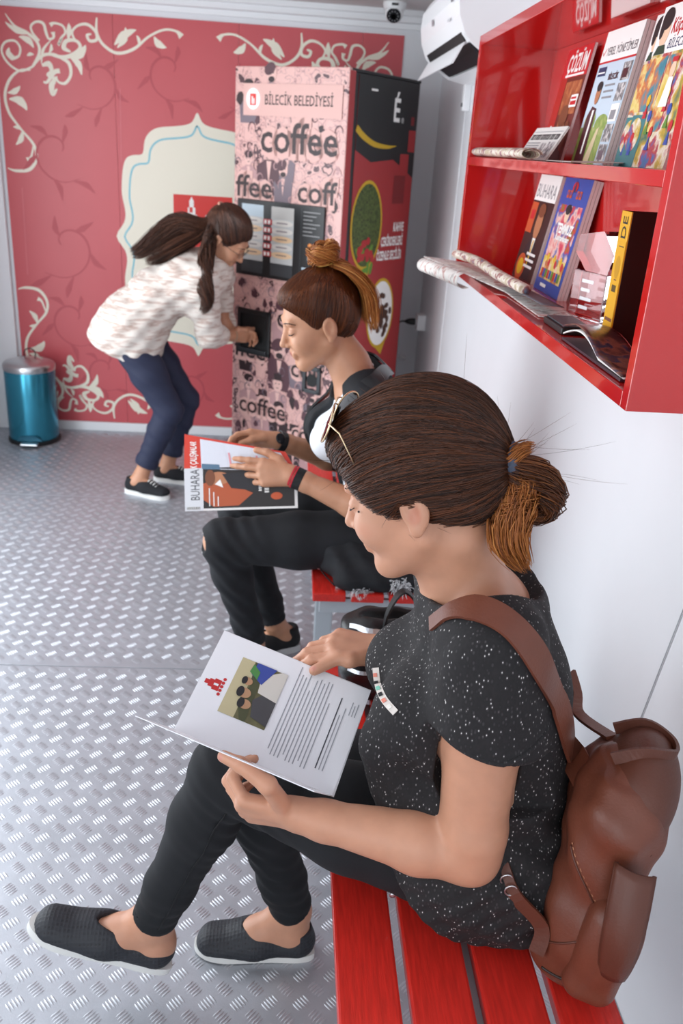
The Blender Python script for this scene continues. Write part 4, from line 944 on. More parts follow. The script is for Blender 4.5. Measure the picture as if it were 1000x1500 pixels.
def strands(name, paths, rad, m, parent, taper=True, label=None):
    """thin three-sided hair tubes, all one lock"""
    P = np.asarray(paths, float); n, k, _ = P.shape
    t = np.gradient(P, axis=1); t /= np.linalg.norm(t, axis=2, keepdims=True)+1e-9
    ref = np.array([.31, .52, .79]); a = np.cross(t, ref); a /= np.linalg.norm(a, axis=2, keepdims=True)+1e-9; b = np.cross(t, a)
    w = np.ones(k) if not taper else np.interp(np.linspace(0, 1, k), [0, .1, .8, 1], [.6, 1, .9, .25]); rr = (rad*w)[None, :, None]*np.ones((n, 1, 1)) if np.isscalar(rad) else np.asarray(rad)[:, None, None]*w[None, :, None]
    V = np.stack([P+rr*(a*math.cos(q)+b*math.sin(q)) for q in (0, 2.094, 4.189)], 2)   # n,k,3,3
    idx = np.arange(n*k*3).reshape(n, k, 3); fs = []
    for j in range(3):
        j2 = (j+1) % 3; fs.append(np.stack([idx[:, :-1, j], idx[:, :-1, j2], idx[:, 1:, j2], idx[:, 1:, j]], -1).reshape(-1, 4))
    Q = np.concatenate(fs); me = bpy.data.meshes.new(name); Vv = V.reshape(-1, 3)
    me.vertices.add(len(Vv)); me.vertices.foreach_set('co', Vv.ravel()); me.loops.add(Q.size); me.loops.foreach_set('vertex_index', Q.ravel().astype(np.int32)); me.polygons.add(len(Q)); me.polygons.foreach_set('loop_start', np.arange(0, Q.size, 4, dtype=np.int32)); me.update(calc_edges=True)
    at = me.color_attributes.new('lock', 'FLOAT_COLOR', 'POINT'); rv = np.repeat(np.clip(rng.normal(.5, .22, n), 0, 1), k*3); at.data.foreach_set('color', np.stack([rv, np.tile(np.repeat(np.linspace(0, 1, k), 3), n), rv, np.ones_like(rv)], 1).ravel())
    me.materials.append(m); me.shade_smooth(); return link(name, me, parent, 'stuff', label)
def hair_mat(name, c0, c1, c2, scale=90):
    m = ramp_mat(name, [(.1, c0), (.5, c1), (.95, c2)], scale, .42, detail=2); nt = m.node_tree; nt.nodes['Principled BSDF'].inputs['Specular IOR Level'].default_value = .35
    at = nt.nodes.new('ShaderNodeVertexColor'); at.layer_name = 'lock'; cr = [n for n in nt.nodes if n.type == 'VALTORGB'][0]
    sp = nt.nodes.new('ShaderNodeSeparateColor'); nt.links.new(at.outputs['Color'], sp.inputs[0]); nt.links.new(sp.outputs[0], cr.inputs[0]); return m
def comb(S_, H, starts, end, n=16, lift=.0, jit=.004, bow=.0):
    """hair paths over the scalp from start points to the tie, laid on the hair volume"""
    st = np.asarray(starts); C = H.C; k = len(st); e = np.asarray(end)
    a = st-C; b = e-C; ra = np.linalg.norm(a, axis=1, keepdims=True); an = a/ra; bn = b/np.linalg.norm(b); out = []
    dot = np.clip(an @ bn, -1, .9999); om = np.arccos(dot)[:, None]; jt = rng.normal(0, jit, (k, 3)); wave = .006*np.sin(st[:, 0]*160+st[:, 1]*90+st[:, 2]*120); wdir = np.cross(an, bn)
    for t in np.linspace(0, 1, n):
        d = (np.sin((1-t)*om)*an+np.sin(t*om)*bn[None])/np.sin(om); d = d+jt/.1*math.sin(math.pi*t)
        P = C+d*(ra*(1-t)+np.linalg.norm(b)*t)+wave[:, None]*wdir*math.sin(5*t+.3)*math.sin(math.pi*t)
        if t < .94: P = S_.snap(P, lift, 3)
        out.append(P+jt*math.sin(math.pi*t)*.0)
    return np.stack(out, 1)
def lock(guide, r, count, n=14, spread_end=1.0):
    """bundle of strands along a guide spline with radius profile r"""
    G = np.array(spline(guide, 8)); L = np.linspace(0, 1, len(G)); T = np.linspace(0, 1, n); g = np.stack([np.interp(T, L, G[:, i]) for i in range(3)], 1)
    tg = np.gradient(g, axis=0); tg /= np.linalg.norm(tg, axis=1, keepdims=True); s1 = np.cross(tg, [.2, .4, .9]); s1 /= np.linalg.norm(s1, axis=1, keepdims=True); s2 = np.cross(tg, s1)
    rr = np.interp(T, np.linspace(0, 1, len(r)), r); out = []
    for i in range(count):
        q = math.sqrt(random.random()); th = random.uniform(0, 2*math.pi); le = random.uniform(.62, 1.0)
        Ti = T*le; gi = np.stack([np.interp(Ti, T, g[:, c]) for c in range(3)], 1); a = np.interp(Ti, T, rr)*q
        tw = th+Ti*random.uniform(-.6, .6); wob = rng.normal(0, .0012, (n, 3)).cumsum(0)*.5
        out.append(gi+s1*(a*np.cos(tw))[:, None]+s2*(a*np.sin(tw))[:, None]+wob)
    return out
def shoe(root, heel, toe, up, name_u, name_s, mu_, ms_, width=.085, height=.058, opening=.62, sole_t=.016, flat=True):
    """slip-on: heel/toe = sole contact points, upper + sole meshes; returns frame"""
    heel = np.asarray(heel, float); toe = np.asarray(toe, float); d = _unit(toe-heel); L = np.linalg.norm(toe-heel); up = np.asarray(up, float); up = _unit(up-d*(up @ d)); sd = np.cross(up, d)
    out = [(-.0, .0), (.0, .45), (.12, .70), (.35, .74), (.55, .84), (.74, .92), (.88, .78), (.97, .42), (1.0, 0)]
    half = [(x*L, w*width/2) for x, w in out]
    poly = [np.array(p) for p in half]+[np.array((x, -w)) for x, w in half[::-1][1:-1]]
    pl = [tuple(p) for p in spline(poly, 4, True)]
    MB().prism(pl, 0, sole_t, (heel, d, sd, up)).obj(name_s, ms_, root, 35)
    lo = np.minimum(heel, toe)-.12; hi = np.maximum(heel, toe)+.14
    G = SDF(lo, hi, .0028); o = heel+up*sole_t; W = width
    G.cone(o+d*(.155*L)+up*.016, o+d*(.5*L)+up*.014, W*.42, W*.44, .02, sd, 1.0); G.cone(o+d*(.5*L)+up*.010, o+d*(.845*L)+up*.0, W*.44, W*.39, .02, sd, 1.22)
    G.cone(o+d*.13*L+up*.02, o+d*.15*L+up*height*.8, W*.38, W*.36, .01); G.cone(o+d*.42*L+up*.03, o+d*.6*L+up*.016, W*.34, W*.33, .02)
    G.cut(o+up*.001, -up, .002); G.cut(o+up*height, up, .004)
    G.ell(o+d*.325*L+up*(height*1.02), (opening*.345*L, W*.30, height*.62), (d, sd, up), .003, 'sub')
    G.obj(name_u, mu_, root, 1); return d, sd, up, L
# ---------------------------------------------------------------- seated woman in the flecked top
skin1 = skin_mat('skin_light', '#C48F73'); NAIL = '#C98B7A'
hairdark = hair_mat('dark_brown_hair', '#23140E', '#432618', '#6E3E24'); haircop = hair_mat('copper_hair_ends', '#6E3A1A', '#9C5A28', '#BF7C40'); hairbase = mat('hair_base_brown', '#26150F', .55)
flecked = ramp_mat('flecked_charcoal_jersey', [(0, '#EDEAE6'), (.10, '#C9C4C2'), (.16, '#3A3739'), (.4, '#171517'), (1, '#1F1C1E')], 190, .85, stretch=(1, 1, .55), kind='voronoi')
black_denim = mat('black_stretch_denim', '#0D0F14', .85, noise=.12, nscale=300, bump=.15, bscale=900); 
W1 = thing('person', 'seated woman in a dark flecked top reading an open folder, hair in a copper ponytail', 'person', (.36, 1.09, .44))
H1 = Head((.182, 1.08, 1.133), (-.879, .329, -.346), -.018, 1.02)
# page she reads (fitted to its four corners)
pgU, pgV = _unit(V3(.349, .813, .465)), _unit(V3(-.933, .255, .255)); pgU = _unit(pgU-pgV*(pgU @ pgV)); pgN = np.cross(pgU, pgV); pgC = V3(.001, 1.115, .736); PW, PH = .1827, .2584
pg = lambda a, b: pgC+pgU*a*PW/2+pgV*b*PH/2
J = dict(sL=V3(.285, .965, .945), eL=V3(.287, .932, .625), wL=V3(.042, .978, .650), sR=V3(.285, 1.215, .945), eR=V3(.345, 1.285, .67), wR=V3(.175, 1.215, .784),
         hL=V3(.33, 1.0, .535), kL=V3(-.0745, 1.15, .583), aL=V3(-.214, 1.2, .193), hR=V3(.33, 1.18, .53), kR=V3(-.045, 1.27, .485), aR=V3(.05, 1.298, .105))
YS = V3(0, 1, 0)
def torso1(S_, g=0.):
    S_.ell((.355, 1.09, .548), (.118+g, .178+g, .105+g), k=.03)
    P = [(V3(.36, 1.09, .56), .108, 1.5), (V3(.345, 1.09, .69), .100, 1.36), (V3(.318, 1.09, .82), .108, 1.33), (V3(.298, 1.09, .93), .088, 1.45)]
    for (a, r, s1), (b, r2, s2) in zip(P[:-1], P[1:]): S_.cone(a, b, r+g, r2+g, .03, YS, (s1+s2)/2)
    for y in (1.022, 1.152): S_.ell((.222, y, .802), (.072+g, .062+g, .066+g), k=.04)
    S_.ell((.272, 1.09, .66), (.105+g, .145+g, .10+g), k=.04)
    S_.cone(J['sL'], J['sR'], .050+g, .050+g, .04); S_.cone((.285, 1.0, .965), (.27, 1.07, 1.01), .044+g, .046+g, .03); S_.cone((.285, 1.18, .965), (.27, 1.10, 1.01), .044+g, .046+g, .03)
B = SDF((-.48, .84, -.0), (.50, 1.40, 1.30), .003)
torso1(B, -.012)
B.chain([V3(.27, 1.09, .95), V3(.245, 1.088, 1.03), H1(-.035, 0, -.07)], [.062, .053, .052], .03)
head_sdf(B, H1)
for q, s_ in (('L', -1), ('R', 1)):
    s, e, w = J['s'+q], J['e'+q], J['w'+q]
    B.cone(s, e+(s-e)*.12, .060, .046, .03); B.cone(e+(s-e)*.12, e, .046, .043, .02); B.chain([e, e+(w-e)*.3, w+(e-w)*.15, w], [.042, .044, .028, .026], .015)
    h, k, a = J['h'+q], J['k'+q], J['a'+q]
    B.chain([h, h+(k-h)*.5, k], [.075, .062, .044], .03); B.chain([k, k+(a-k)*.35, a], [.042, .040, .033], .03)
# feet
shL = (V3(-.188, 1.2, .068), V3(-.449, 1.198, .176)); shR = (V3(.098, 1.288, .0), V3(-.150, 1.298, .004))
for (hh, tt), a in ((shL, J['aL']), (shR, J['aR'])):
    d = _unit(tt-hh); u = _unit(V3(0, 0, 1)-d*d[2]); o = hh+u*.014
    B.cone(o+d*.035+u*.028, o+d*.12+u*.03, .030, .030, .02); B.cone(o+d*.12+u*.028, o+d*.20+u*.016, .028, .020, .02); B.cone(a, o+d*.05+u*.05, .034, .034, .02); B.cone(a, o+d*.11+u*.04, .033, .030, .02)
# hands
lt = [on_y(392, 1150, .945), on_y(352, 1120, .965), on_y(327, 1108, .98)]
tipsL = hand_sdf(B, J['wL'], (-.97, .14, .02), (.0, -.85, -.45), (.0, -.45, .85), [(52, 62, 35), (50, 60, 35), (48, 58, 35), (46, 55, 35)], lt, .98)
thR = on_plane(460, 982, pgC+pgN*.010, pgN)
rt = [J['wR']+V3(-.058, -.035, .004), J['wR']*.35+thR*.65+V3(0, -.002, .012), thR]
tipsR = hand_sdf(B, J['wR'], (-.96, .05, .10), (.2, .1, .9), (-.1, -.9, -.1), [(22, 28, 20), (25, 30, 22), (30, 34, 22), (36, 36, 24)], rt, .98)
tint = head_tint(H1)+[(lt[2]+V3(-.004, -.006, .002), (.008, .007, .008), NAIL), (thR+pgN*.008+V3(-.003, 0, 0), (.010, .008, .007), NAIL)]
tint += [(H1(-.012, .084, -.012), (.016, .016, .022), '#BE7F66'), (H1(.062, .045, -.03), (.03, .03, .025), '#CB8F76')]
B.obj('body', skin1, W1, 1, tint)
# eye lash, brow, beauty spots
lash = mat('dark_lash', '#1A100C', .6)
for q in (1, -1):
    MB().tube([x for x in B.snap(np.array([H1(*p) for p in ((.077, .046*q, .000), (.0855, .038*q, -.004), (.090, .030*q, -.0055), (.087, .020*q, -.004))]), .0009)], [.0006, .0013, .0014, .0006], 6).obj('eyelash', lash, W1, True)
    MB().tube([x for x in B.snap(np.array([H1(*p) for p in ((.072, .054*q, .020), (.084, .042*q, .0275), (.0905, .028*q, .0275), (.091, .015*q, .0245))]), -.0008)], [.0008, .0022, .0028, .0018], 6, flat=.5).obj('eyebrow', lash, W1, True)
MB().lathe([(.0016, -.0005), (.0014, .0006), (.0002, .001)], H1(.070, .0535, -.004), 8, ax=(H1.f, H1.u, H1.l)).obj('beauty_spot', lash, W1)
# flecked T-shirt
T_ = SDF((.05, .82, .40), (.52, 1.36, 1.06), .0034)
torso1(T_, .010)
for q in 'LR':
    s, e = J['s'+q], J['e'+q]; T_.cone(s+V3(0, 0, .004), e+(s-e)*.52, .068, .076, .03); d = _unit(e-s)
    T_.cut(s+d*.115+V3(0, 0, 0), d+V3(-.18, 0, 0), .004, *((( .1, .80, .5), (.5, .985, .92)) if q == 'L' else ((.1, 1.195, .5), (.5, 1.36, .92)))) if False else None
T_.ell((.37, 1.09, .50), (.118, .195, .09), k=.03); T_.cone((.375, 1.0, .54), (.29, .99, .55), .110, .108, .03)
T_.cone((.16, 1.02, .74), (.235, 1.0, .55), .035, .03, .05)
wr = lambda X, Y, Z: np.sin(Z*95+X*60+np.sin(Y*40)*1.5)*np.clip((.80-Z)*6, 0, 1)+.5*np.sin(Z*170-X*120+Y*90)*np.clip((.72-Z)*6, 0, 1)+.8*np.sin(Y*120+Z*40)*np.clip((Z-.84)*5, 0, .5)
T_.wrinkle(wr, .0026)
T_.cut((.31, 1.09, .452), (-.62, 0, -.78), .006)
T_.cut((.31, 1.09, .452), (.02, 0, -1), .006)
T_.ell((.258, 1.085, 1.030), (.125, .108, .070), (_unit(V3(.95, 0, -.25)), YS, _unit(V3(.25, 0, .95))), .006, 'sub')
# sleeve mouths: loose cuff cut square to the arm, hollow inside
for q in 'LR':
    s, e = J['s'+q], J['e'+q]; d = _unit(e-s); side = -1 if q == 'L' else 1
    lo = (.12, .82, .70) if q == 'L' else (.12, 1.235, .5); hi = (.40, .948, .90) if q == 'L' else (.46, 1.36, .90)
    T_.cut(s+d*.125, _unit(d+V3(-.25, 0, 0)), .004, lo, hi)
    T_.cone(s+d*.11, s+d*.20, .058, .062, .002, op='sub') if q == 'L' else None
T_.obj('t_shirt', flecked, W1, 1)
# rolled sleeve hem
sd = J['sL']; d = _unit(J['eL']-J['sL']); n1 = _unit(np.cross(d, YS)); n2 = np.cross(d, n1)
hem = [sd+d*(.120-.02*math.cos(a+.4))+(n1*math.cos(a)+n2*math.sin(a))*.0735 for a in np.linspace(0, 2*math.pi, 41)[:-1]]
hem = list(T_.snap(np.array(hem), -.001, 6))
MB().tube(hem, .0042, 8, closed=True).obj('sleeve_hem', flecked, W1, True)
# chest pocket with patterned trim
PK = np.array([hit(T_, x, y, .003) for x, y in spline([np.array(q) for q in ((550, 978), (553, 1002), (562, 1024), (579, 1044))], 5)])
m_tr = MB(); m_tr.ribbon(list(PK), V3(.9, -.1, .35), .010, .0020); m_tr.obj('pocket_trim', mat('trim_white', '#E6DFD8', .7), W1)
for i, c in enumerate(('#E58C7A', '#1E1E22', '#7FC9B4', '#1E1E22', '#E58C7A', '#F0EDE6')):
    a = PK[2*i+2]; b = PK[2*i+3]; n = _unit(T_.grad(np.array([a]))[0]); m = MB(); m.ribbon([a+n*.0022, b+n*.0022], V3(.9, -.1, .35), .006, .001); m.obj('trim_patch', mat('patch_'+c[1:], c, .7), W1)
# trousers
Q_ = SDF((-.33, .86, .06), (.50, 1.40, .76), .0036)
Q_.ell((.355, 1.09, .546), (.124, .186, .104), k=.03)
for q in 'LR':
    h, k, a = J['h'+q], J['k'+q], J['a'+q]
    Q_.chain([h, h+(k-h)*.5, k], [.092, .082, .060], .025); Q_.chain([k, k+(a-k)*.30, k+(a-k)*.75, a+(a-k)*.02], [.060, .057, .044, .043], .025)
Q_.wrinkle(lambda X, Y, Z: np.sin(X*140+Z*160)*np.exp(-((X+.05)/.07)**2)+np.sin(Z*190+X*40)*np.clip((.36-Z)*5, 0, 1)*.8+np.sin(X*110-Z*90)*np.clip((X-.1)*4, 0, .6), .0018)
for q in 'LR':
    k, a = J['k'+q], J['a'+q]; d = _unit(a-k); Q_.cut(a-d*.008, d, .003, a-.1, a+.1); Q_.cone(a-d*.03, a+d*.05, .037, .039, .002, op='sub')
Q_.cut((0, 0, .441), (0, 0, -1), .003, (.10, .8, .3), (.55, 1.4, .47))
Q_.obj('trousers', black_denim, W1, 1)
# side seam, rivet
sm = [J['kL']+(J['aL']-J['kL'])*t+V3(.012, -.07, 0) for t in np.linspace(.08, .95, 16)]; sm = Q_.snap(np.array(sm), .0005)
MB().tube(list(sm), .0016, 6).obj('side_seam', mat('seam_black', '#0C0D10', .8), W1, True)
rv = hit(Q_, 566, 1332, .001)
MB().lathe([(.005, 0), (.005, .0015), (.003, .0025), (.0005, .003)], rv, 14, ax=(V3(1, 0, 0), V3(0, 0, 1), V3(0, -1, 0))).obj('rivet', steel, W1)
# shoes
perf = ramp_mat('perforated_black_leather', [(0, '#07080A'), (.16, '#0B0C0F'), (.2, '#212329'), (1, '#282B31')], 140, .6, kind='voronoi', rnd=.15, bump=.4); sole_w = mat('white_rubber', '#E2E2DE', .5)
shoe(W1, shL[0], shL[1], (0, 0, 1), 'shoe_upper', 'shoe_sole', perf, sole_w, .088, .056, .80); shoe(W1, shR[0], shR[1], (0, 0, 1), 'shoe_upper', 'shoe_sole', perf, sole_w, .088, .056, .80)
# hair: volume pulled back, strands laid over it
G = SDF(H1.C-.17, H1.C+.17, .003); A1 = H1.axes
G.ell(H1(-.020, 0, .044), (.112, .088, .104), A1, 0); G.ell(H1(-.072, 0, .004), (.056, .066, .066), A1, .03); G.ell(H1(.052, 0, .078), (.052, .070, .040), A1, .03)
for q in (1, -1): G.ell(H1(.028, .055*q, .030), (.045, .026, .042), A1, .02)
G.ell(H1(.090, 0, -.055), (.072, .115, .112), A1, .012, 'sub'); G.ell(H1(-.004, .085, -.022), (.024, .03, .035), A1, .008, 'sub'); G.ell(H1(-.004, -.085, -.022), (.024, .03, .035), A1, .008, 'sub')
G.cut(H1(-.05, 0, -.062), _unit(-H1.u*.9+H1.f*.45), .012)
TIE = H1(-.128, 0, .006)
hb = G.obj('hair', hairbase, W1, 1)
st = []
while len(st) < 5200:
    th = random.uniform(-2.3, 2.3); el = random.uniform(-.75, 1.25)
    v = H1(-.02, 0, .03)+.14*(H1.f*math.cos(th)*math.cos(el)+H1.l*math.sin(th)*math.cos(el)+H1.u*math.sin(el)); st.append(v)
st = G.snap(np.array(st), .001, 8); ok = (np.abs(G.sample(st)) < .006); st = st[ok]
P = comb(G, H1, st, TIE, 18, .0016, .006); P = P+rng.normal(0, .0009, (len(P), 1, 3))
strands('hair_strand', P, rng.uniform(.00045, .0009, len(P)), hairdark, hb)
# ponytail locks
lockA = lock([TIE, TIE+V3(.012, -.01, -.010), on_y(752, 745, 1.015), on_y(745, 790, 1.0), on_y(770, 835, .995)], [.012, .024, .031, .028, .008], 1000)
lockB = lock([TIE, on_y(745, 690, 1.025), on_y(785, 700, 1.03), on_y(806, 728, 1.035), on_y(790, 750, 1.04), on_y(758, 745, 1.035)], [.012, .024, .026, .022, .018, .014], 800)
lockC = lock([TIE, on_y(742, 680, 1.02), on_y(760, 660, 1.02), on_y(782, 652, 1.02)], [.008, .012, .010, .005], 150)
pt = thing if False else None
ponyA = strands('ponytail', np.array(lockA+lockC), .0010, haircop, W1); strands('ponytail_loop', np.array(lockB), .0010, hair_mat('loop_brown_hair', '#341C10', '#5A3018', '#8A5228'), W1)
# stray hairs
fl = []
for i in range(90):
    s0 = st[random.randrange(len(st))] if i < 60 else TIE+rng.normal(0, .012, 3); n = _unit(s0-H1.C); d = _unit(n*.7+rng.normal(0, .6, 3)+V3(.3, 0, -.1)); L = random.uniform(.015, .05) if i < 60 else random.uniform(.04, .10); c = rng.normal(0, .7, 3)
    fl.append([s0+d*L*t+c*L*t*t*.5 for t in np.linspace(0, 1, 14)])
strands('stray_hair', np.array(fl), .0002, hairdark, W1)
# scrunchie and clip
G2 = SDF(TIE-.05, TIE+.05, .002); bk = _unit(-H1.f+H1.u*.1); a1 = _unit(np.cross(bk, [0, 0, 1])); a2 = np.cross(bk, a1)
ring = [TIE+bk*.004+(a1*math.cos(t)+a2*math.sin(t))*.021 for t in np.linspace(0, 2*math.pi, 17)]
G2.chain(ring, [.0115+.0015*math.sin(5*i) for i in range(17)], .004); G2.obj('scrunchie', ramp_mat('blue_grey_knit', [(0, '#2A3040'), (.5, '#4A5264'), (1, '#20242E')], 200, .9), W1, 1)
MB().lathe([(.007, -.003), (.008, 0), (.006, .004), (.001, .006)], on_y(733, 681, 1.012), 12, ax=(a1, a2, _unit(V3(-.1, -1, .3)))).obj('hair_clip', mat('rose_gold', '#D9A48A', .25, .8), W1, True)
adopt(W1)

# ---------------------------------------------------------------- sunglasses pushed up on her hair
gt = mat('gold_frame', '#E2C9A2', .22, .9); lensm = mat('dark_lens', '#15120F', .08, coat=.3)
SG = thing('sunglasses', 'gold-rimmed aviator sunglasses pushed up into the dark hair', 'sunglasses', tuple(H1(.085, 0, .10)))
nrmS = _unit(H1.f*.80+H1.u*.60); sdS = H1.l; upS = np.cross(nrmS, sdS); upS = upS if upS @ H1.u > 0 else -upS
oS = H1(.080, 0, .115)
def rim(q):
    pts = []
    for t in np.linspace(0, 2*math.pi, 29)[:-1]:
        a = .030*math.cos(t)*(1+.08*math.sin(t)); b = .025*math.sin(t)*(1+.1*math.cos(t)*q); pts.append(oS+sdS*(q*.036+a)+upS*b+nrmS*(.008-.9*(q*.036+a)**2/.07*.25))
    return pts
for q in (1, -1):
    r_ = rim(q); MB().tube(r_, .0014, 6, closed=True).obj('rim', gt, SG, True); c = sum(r_)/len(r_)
    m = MB(); m.add(r_+[c+nrmS*.003], [(i, (i+1) % 28, 28) for i in range(28)]); m.obj('lens', lensm, SG, True)
    hg = oS+sdS*q*.068+upS*.012-nrmS*.004; end = hg+(-nrmS*.75-upS*.45)*.07+sdS*q*.012
    MB().tube([hg, hg-nrmS*.02+sdS*q*.014, end], .0011, 6).obj('temple_arm', gt, SG, True)
MB().tube([oS+sdS*.008+upS*.012+nrmS*.009, oS+upS*.015+nrmS*.011, oS-sdS*.008+upS*.012+nrmS*.009], .0013, 6).obj('bridge', gt, SG, True)
MB().tube([oS+sdS*.012+upS*.022+nrmS*.008, oS+upS*.024+nrmS*.010, oS-sdS*.012+upS*.022+nrmS*.008], .0011, 6).obj('brow_bar', gt, SG, True)
adopt(SG)

# ---------------------------------------------------------------- folder in her hands
FO = thing('document_folder', 'open white folder page with a photograph and printed letter held by the seated woman', 'folder', tuple(pg(0, -1)))
pw = mat('bright_page', '#F1F3F8', .45)
def slab(a, b, c, d, th, m, nm, root, nn):
    vs = [a, b, c, d]+[x-nn*th for x in (a, b, c, d)]
    return MB().add(vs, [(0, 1, 2, 3), (7, 6, 5, 4), (0, 4, 5, 1), (1, 5, 6, 2), (2, 6, 7, 3), (3, 7, 4, 0)]).obj(nm, m, root)
tl, tr, br, bl = pg(-1, 1), pg(1, 1), pg(1, -1), pg(-1, -1)
slab(tl, tr, br, bl, .0012, pw, 'page', FO, pgN)
slab(tl-pgN*.003-pgU*.002, tr-pgN*.0035+pgU*.002-pgV*.004, br-pgN*.004+pgU*.003, bl-pgN*.003-pgV*.003, .0012, pw, 'back_page', FO, pgN)
# left cover leaf, falling towards the reader's left hand
d_ = ray(198, 1048); best = min((abs(np.linalg.norm(CP+d_*t-tl)-.165), t) for t in np.linspace(.6/np.linalg.norm(d_), 1.35/np.linalg.norm(d_), 400) if (CP+d_*t)[1] < tl[1])[1]
ot = CP+d_*best; ob = ot+(bl-tl); ncv = _unit(np.cross(ot-tl, pgV)); ncv = ncv if ncv[2] > 0 else -ncv
slab(tl, ot, ob, bl, .0012, pw, 'cover_leaf', FO, ncv)
pp = Print(bl, pgU, pgV); txt = mat('letter_ink', '#A3A6AE', .6); 
pp = Print(bl, pgU*PW/.193, pgV); pp.u = pgU*PW/.193; pp.v = pgV*PH/.273; pp.n = pgN
pp.rect(.055, .140, .105, .083, ramp_mat('olive_photo_ground', [(0, '#3A3C2C'), (.5, '#6E6B4A'), (1, '#A8A27C')], 40, .4), 1)
fx, fy = .055, .140
pp.rect(fx, fy+.055, .105, .028, mat('photo_sky', '#C6BC96', .4), 2); pp.poly([(fx, fy+.045), (fx+.03, fy+.06), (fx+.06, fy+.052), (fx+.105, fy+.06), (fx+.105, fy+.04), (fx, fy+.035)], mat('photo_trees', '#4E5238', .4), 3)
phs = mat('photo_skin', '#B98F6E', .4); phd = mat('photo_dark', '#26262A', .4); phg = mat('photo_grey_coat', '#4A4A4E', .4)
pp.poly([(fx+.005, fy), (fx+.012, fy+.03), (fx+.04, fy+.038), (fx+.062, fy+.02), (fx+.066, fy)], phg, 4); pp.poly([(fx+.05, fy+.0), (fx+.055, fy+.035), (fx+.085, fy+.04), (fx+.105, fy+.01), (fx+.105, 0+fy)], mat('photo_white_shirt', '#D8D4CC', .4), 4); pp.poly([(fx+.07, fy+.035), (fx+.082, fy+.058), (fx+.105, fy+.055), (fx+.105, fy+.02)], mat('photo_blue', '#3C4FA0', .4), 5); pp.poly([(fx+.075, fy+.045), (fx+.085, fy+.062), (fx+.10, fy+.06), (fx+.09, fy+.045)], mat('photo_green', '#4E8A4A', .4), 6)
for a, b, s in ((.028, .047, 1), (.046, .055, 1.05), (.067, .058, .8)): pp.ell(fx+a, fy+b, .0085*s, .0105*s, phs, 6); pp.ell(fx+a, fy+b+.007*s, .009*s, .006*s, phd, 7)
lr = mat('crest_red', '#C62E30', .5)
pp.rect(.086, .237, .020, .012, lr, 1).rect(.089, .249, .014, .008, lr, 1).rect(.092, .257, .008, .007, lr, 1).rect(.094, .240, .004, .008, pw, 2)
for i in range(5): pp.ell(.082+.007*i, .234, .003, .003, lr, 1, 8)
for i in range(11): pp.rect(.022 if i % 4 else .03, .122-.0065*i, (.155, .15, .148, .155, .12, .15)[i % 6], .0018, txt, 1)
pp.rect(.03, .040, .13, .0020, mat('bold_letter_ink', '#4A4C54', .6), 1).rect(.03, .034, .10, .0018, txt, 1).rect(.03, .028, .115, .0018, txt, 1)
for i in range(3): pp.rect(.135, .02-.005*i, .025-.005*(i == 1), .0015, txt, 1)
pp.obj(FO, 'letter_print')
lp = Print(ob, _unit(bl-ob), pgV); lp.n = ncv; wL_ = np.linalg.norm(bl-ob)
lp.rect(.012, .02, .0012, .22, phd, 1); lp.rect(.012, .02, wL_*.7, .0012, phd, 1); lp.lines(.05, .2, wL_*.4, 8, .012, .0018, mat('faint_ink', '#B9BCC4', .6), 1); lp.obj(FO, 'leaf_print')
adopt(FO)
# ---------------------------------------------------------------- brown backpack on her shoulder, resting on the bench
leather = mat('brown_leather', '#6C3A29', .42, noise=.10, nscale=16, bump=.12, bscale=260); leather_d = mat('brown_leather_dark', '#5A3022', .45, noise=.08, nscale=20, bump=.1, bscale=260); stitch = mat('stitch_thread', '#B07A5A', .7)
BP = thing('backpack', 'brown leather backpack hanging from the seated woman\'s shoulder onto the red bench', 'backpack', (.47, .97, .44))
bU = _unit(V3(.16, .03, .985)); bY = _unit(V3(.35, .937, .0)); bY = _unit(bY-bU*(bY @ bU)); bX = np.cross(bY, bU)      # up, across, out of the back
bO = V3(.455, .938, .447)
bp = lambda x, y, z: bO+bX*x*.68+bY*y*.88+bU*z*1.04
K = SDF((.28, .76, .435), (.70, 1.26, .92), .0036)
K.box(bp(.0, 0, .15), (.056, .102, .165), (bX, bY, bU), .05, .0); K.ell(bp(-.012, -.01, .27), (.052, .09, .08), (bX, bY, bU), .05); K.ell(bp(.02, 0, .09), (.060, .110, .10), (bX, bY, bU), .04)
K.wrinkle(lambda X, Y, Z: np.sin((X*.8+Y*.6+Z*.5)*120)*.6+np.sin((Y*1.0-Z*.9+X*.3)*75), .0022)
K.cut((0, 0, .4425), (0, 0, -1), .003)
body_b = K.obj('body', leather, BP, 1)
# top flap drawn over the mouth
Fp = SDF((.36, .78, .60), (.70, 1.22, .92), .0032)
Fp.ell(bp(.018, .005, .285), (.057, .100, .088), (bX, bY, bU), 0); Fp.ell(bp(.013, .005, .274), (.051, .094, .083), (bX, bY, bU), .002, 'sub'); Fp.cut(bp(-.03, 0, .25), _unit(-bX*.9-bU*.25), .003); Fp.cut(bp(.05, 0, .225), _unit(-bU+bX*.35), .003)
Fp.obj('flap', leather_d, BP, 1)
edge = []
for t in np.linspace(-1.15, 1.15, 22): edge.append(bp(.040+.048*math.cos(t)*.9, .108*math.sin(t), .232+.035*(1-math.cos(t))))
MB().tube(edge, .0045, 8).obj('flap_piping', leather_d, BP, True)
for k, off in enumerate((0.006,)):
    for i in range(0, 21):
        a, b = edge[i], edge[i+1]; MB().tube([a*.7+b*.3+bX*.003+bU*.006, a*.3+b*.7+bX*.003+bU*.006], .0009, 4).obj('stitch', stitch, BP)
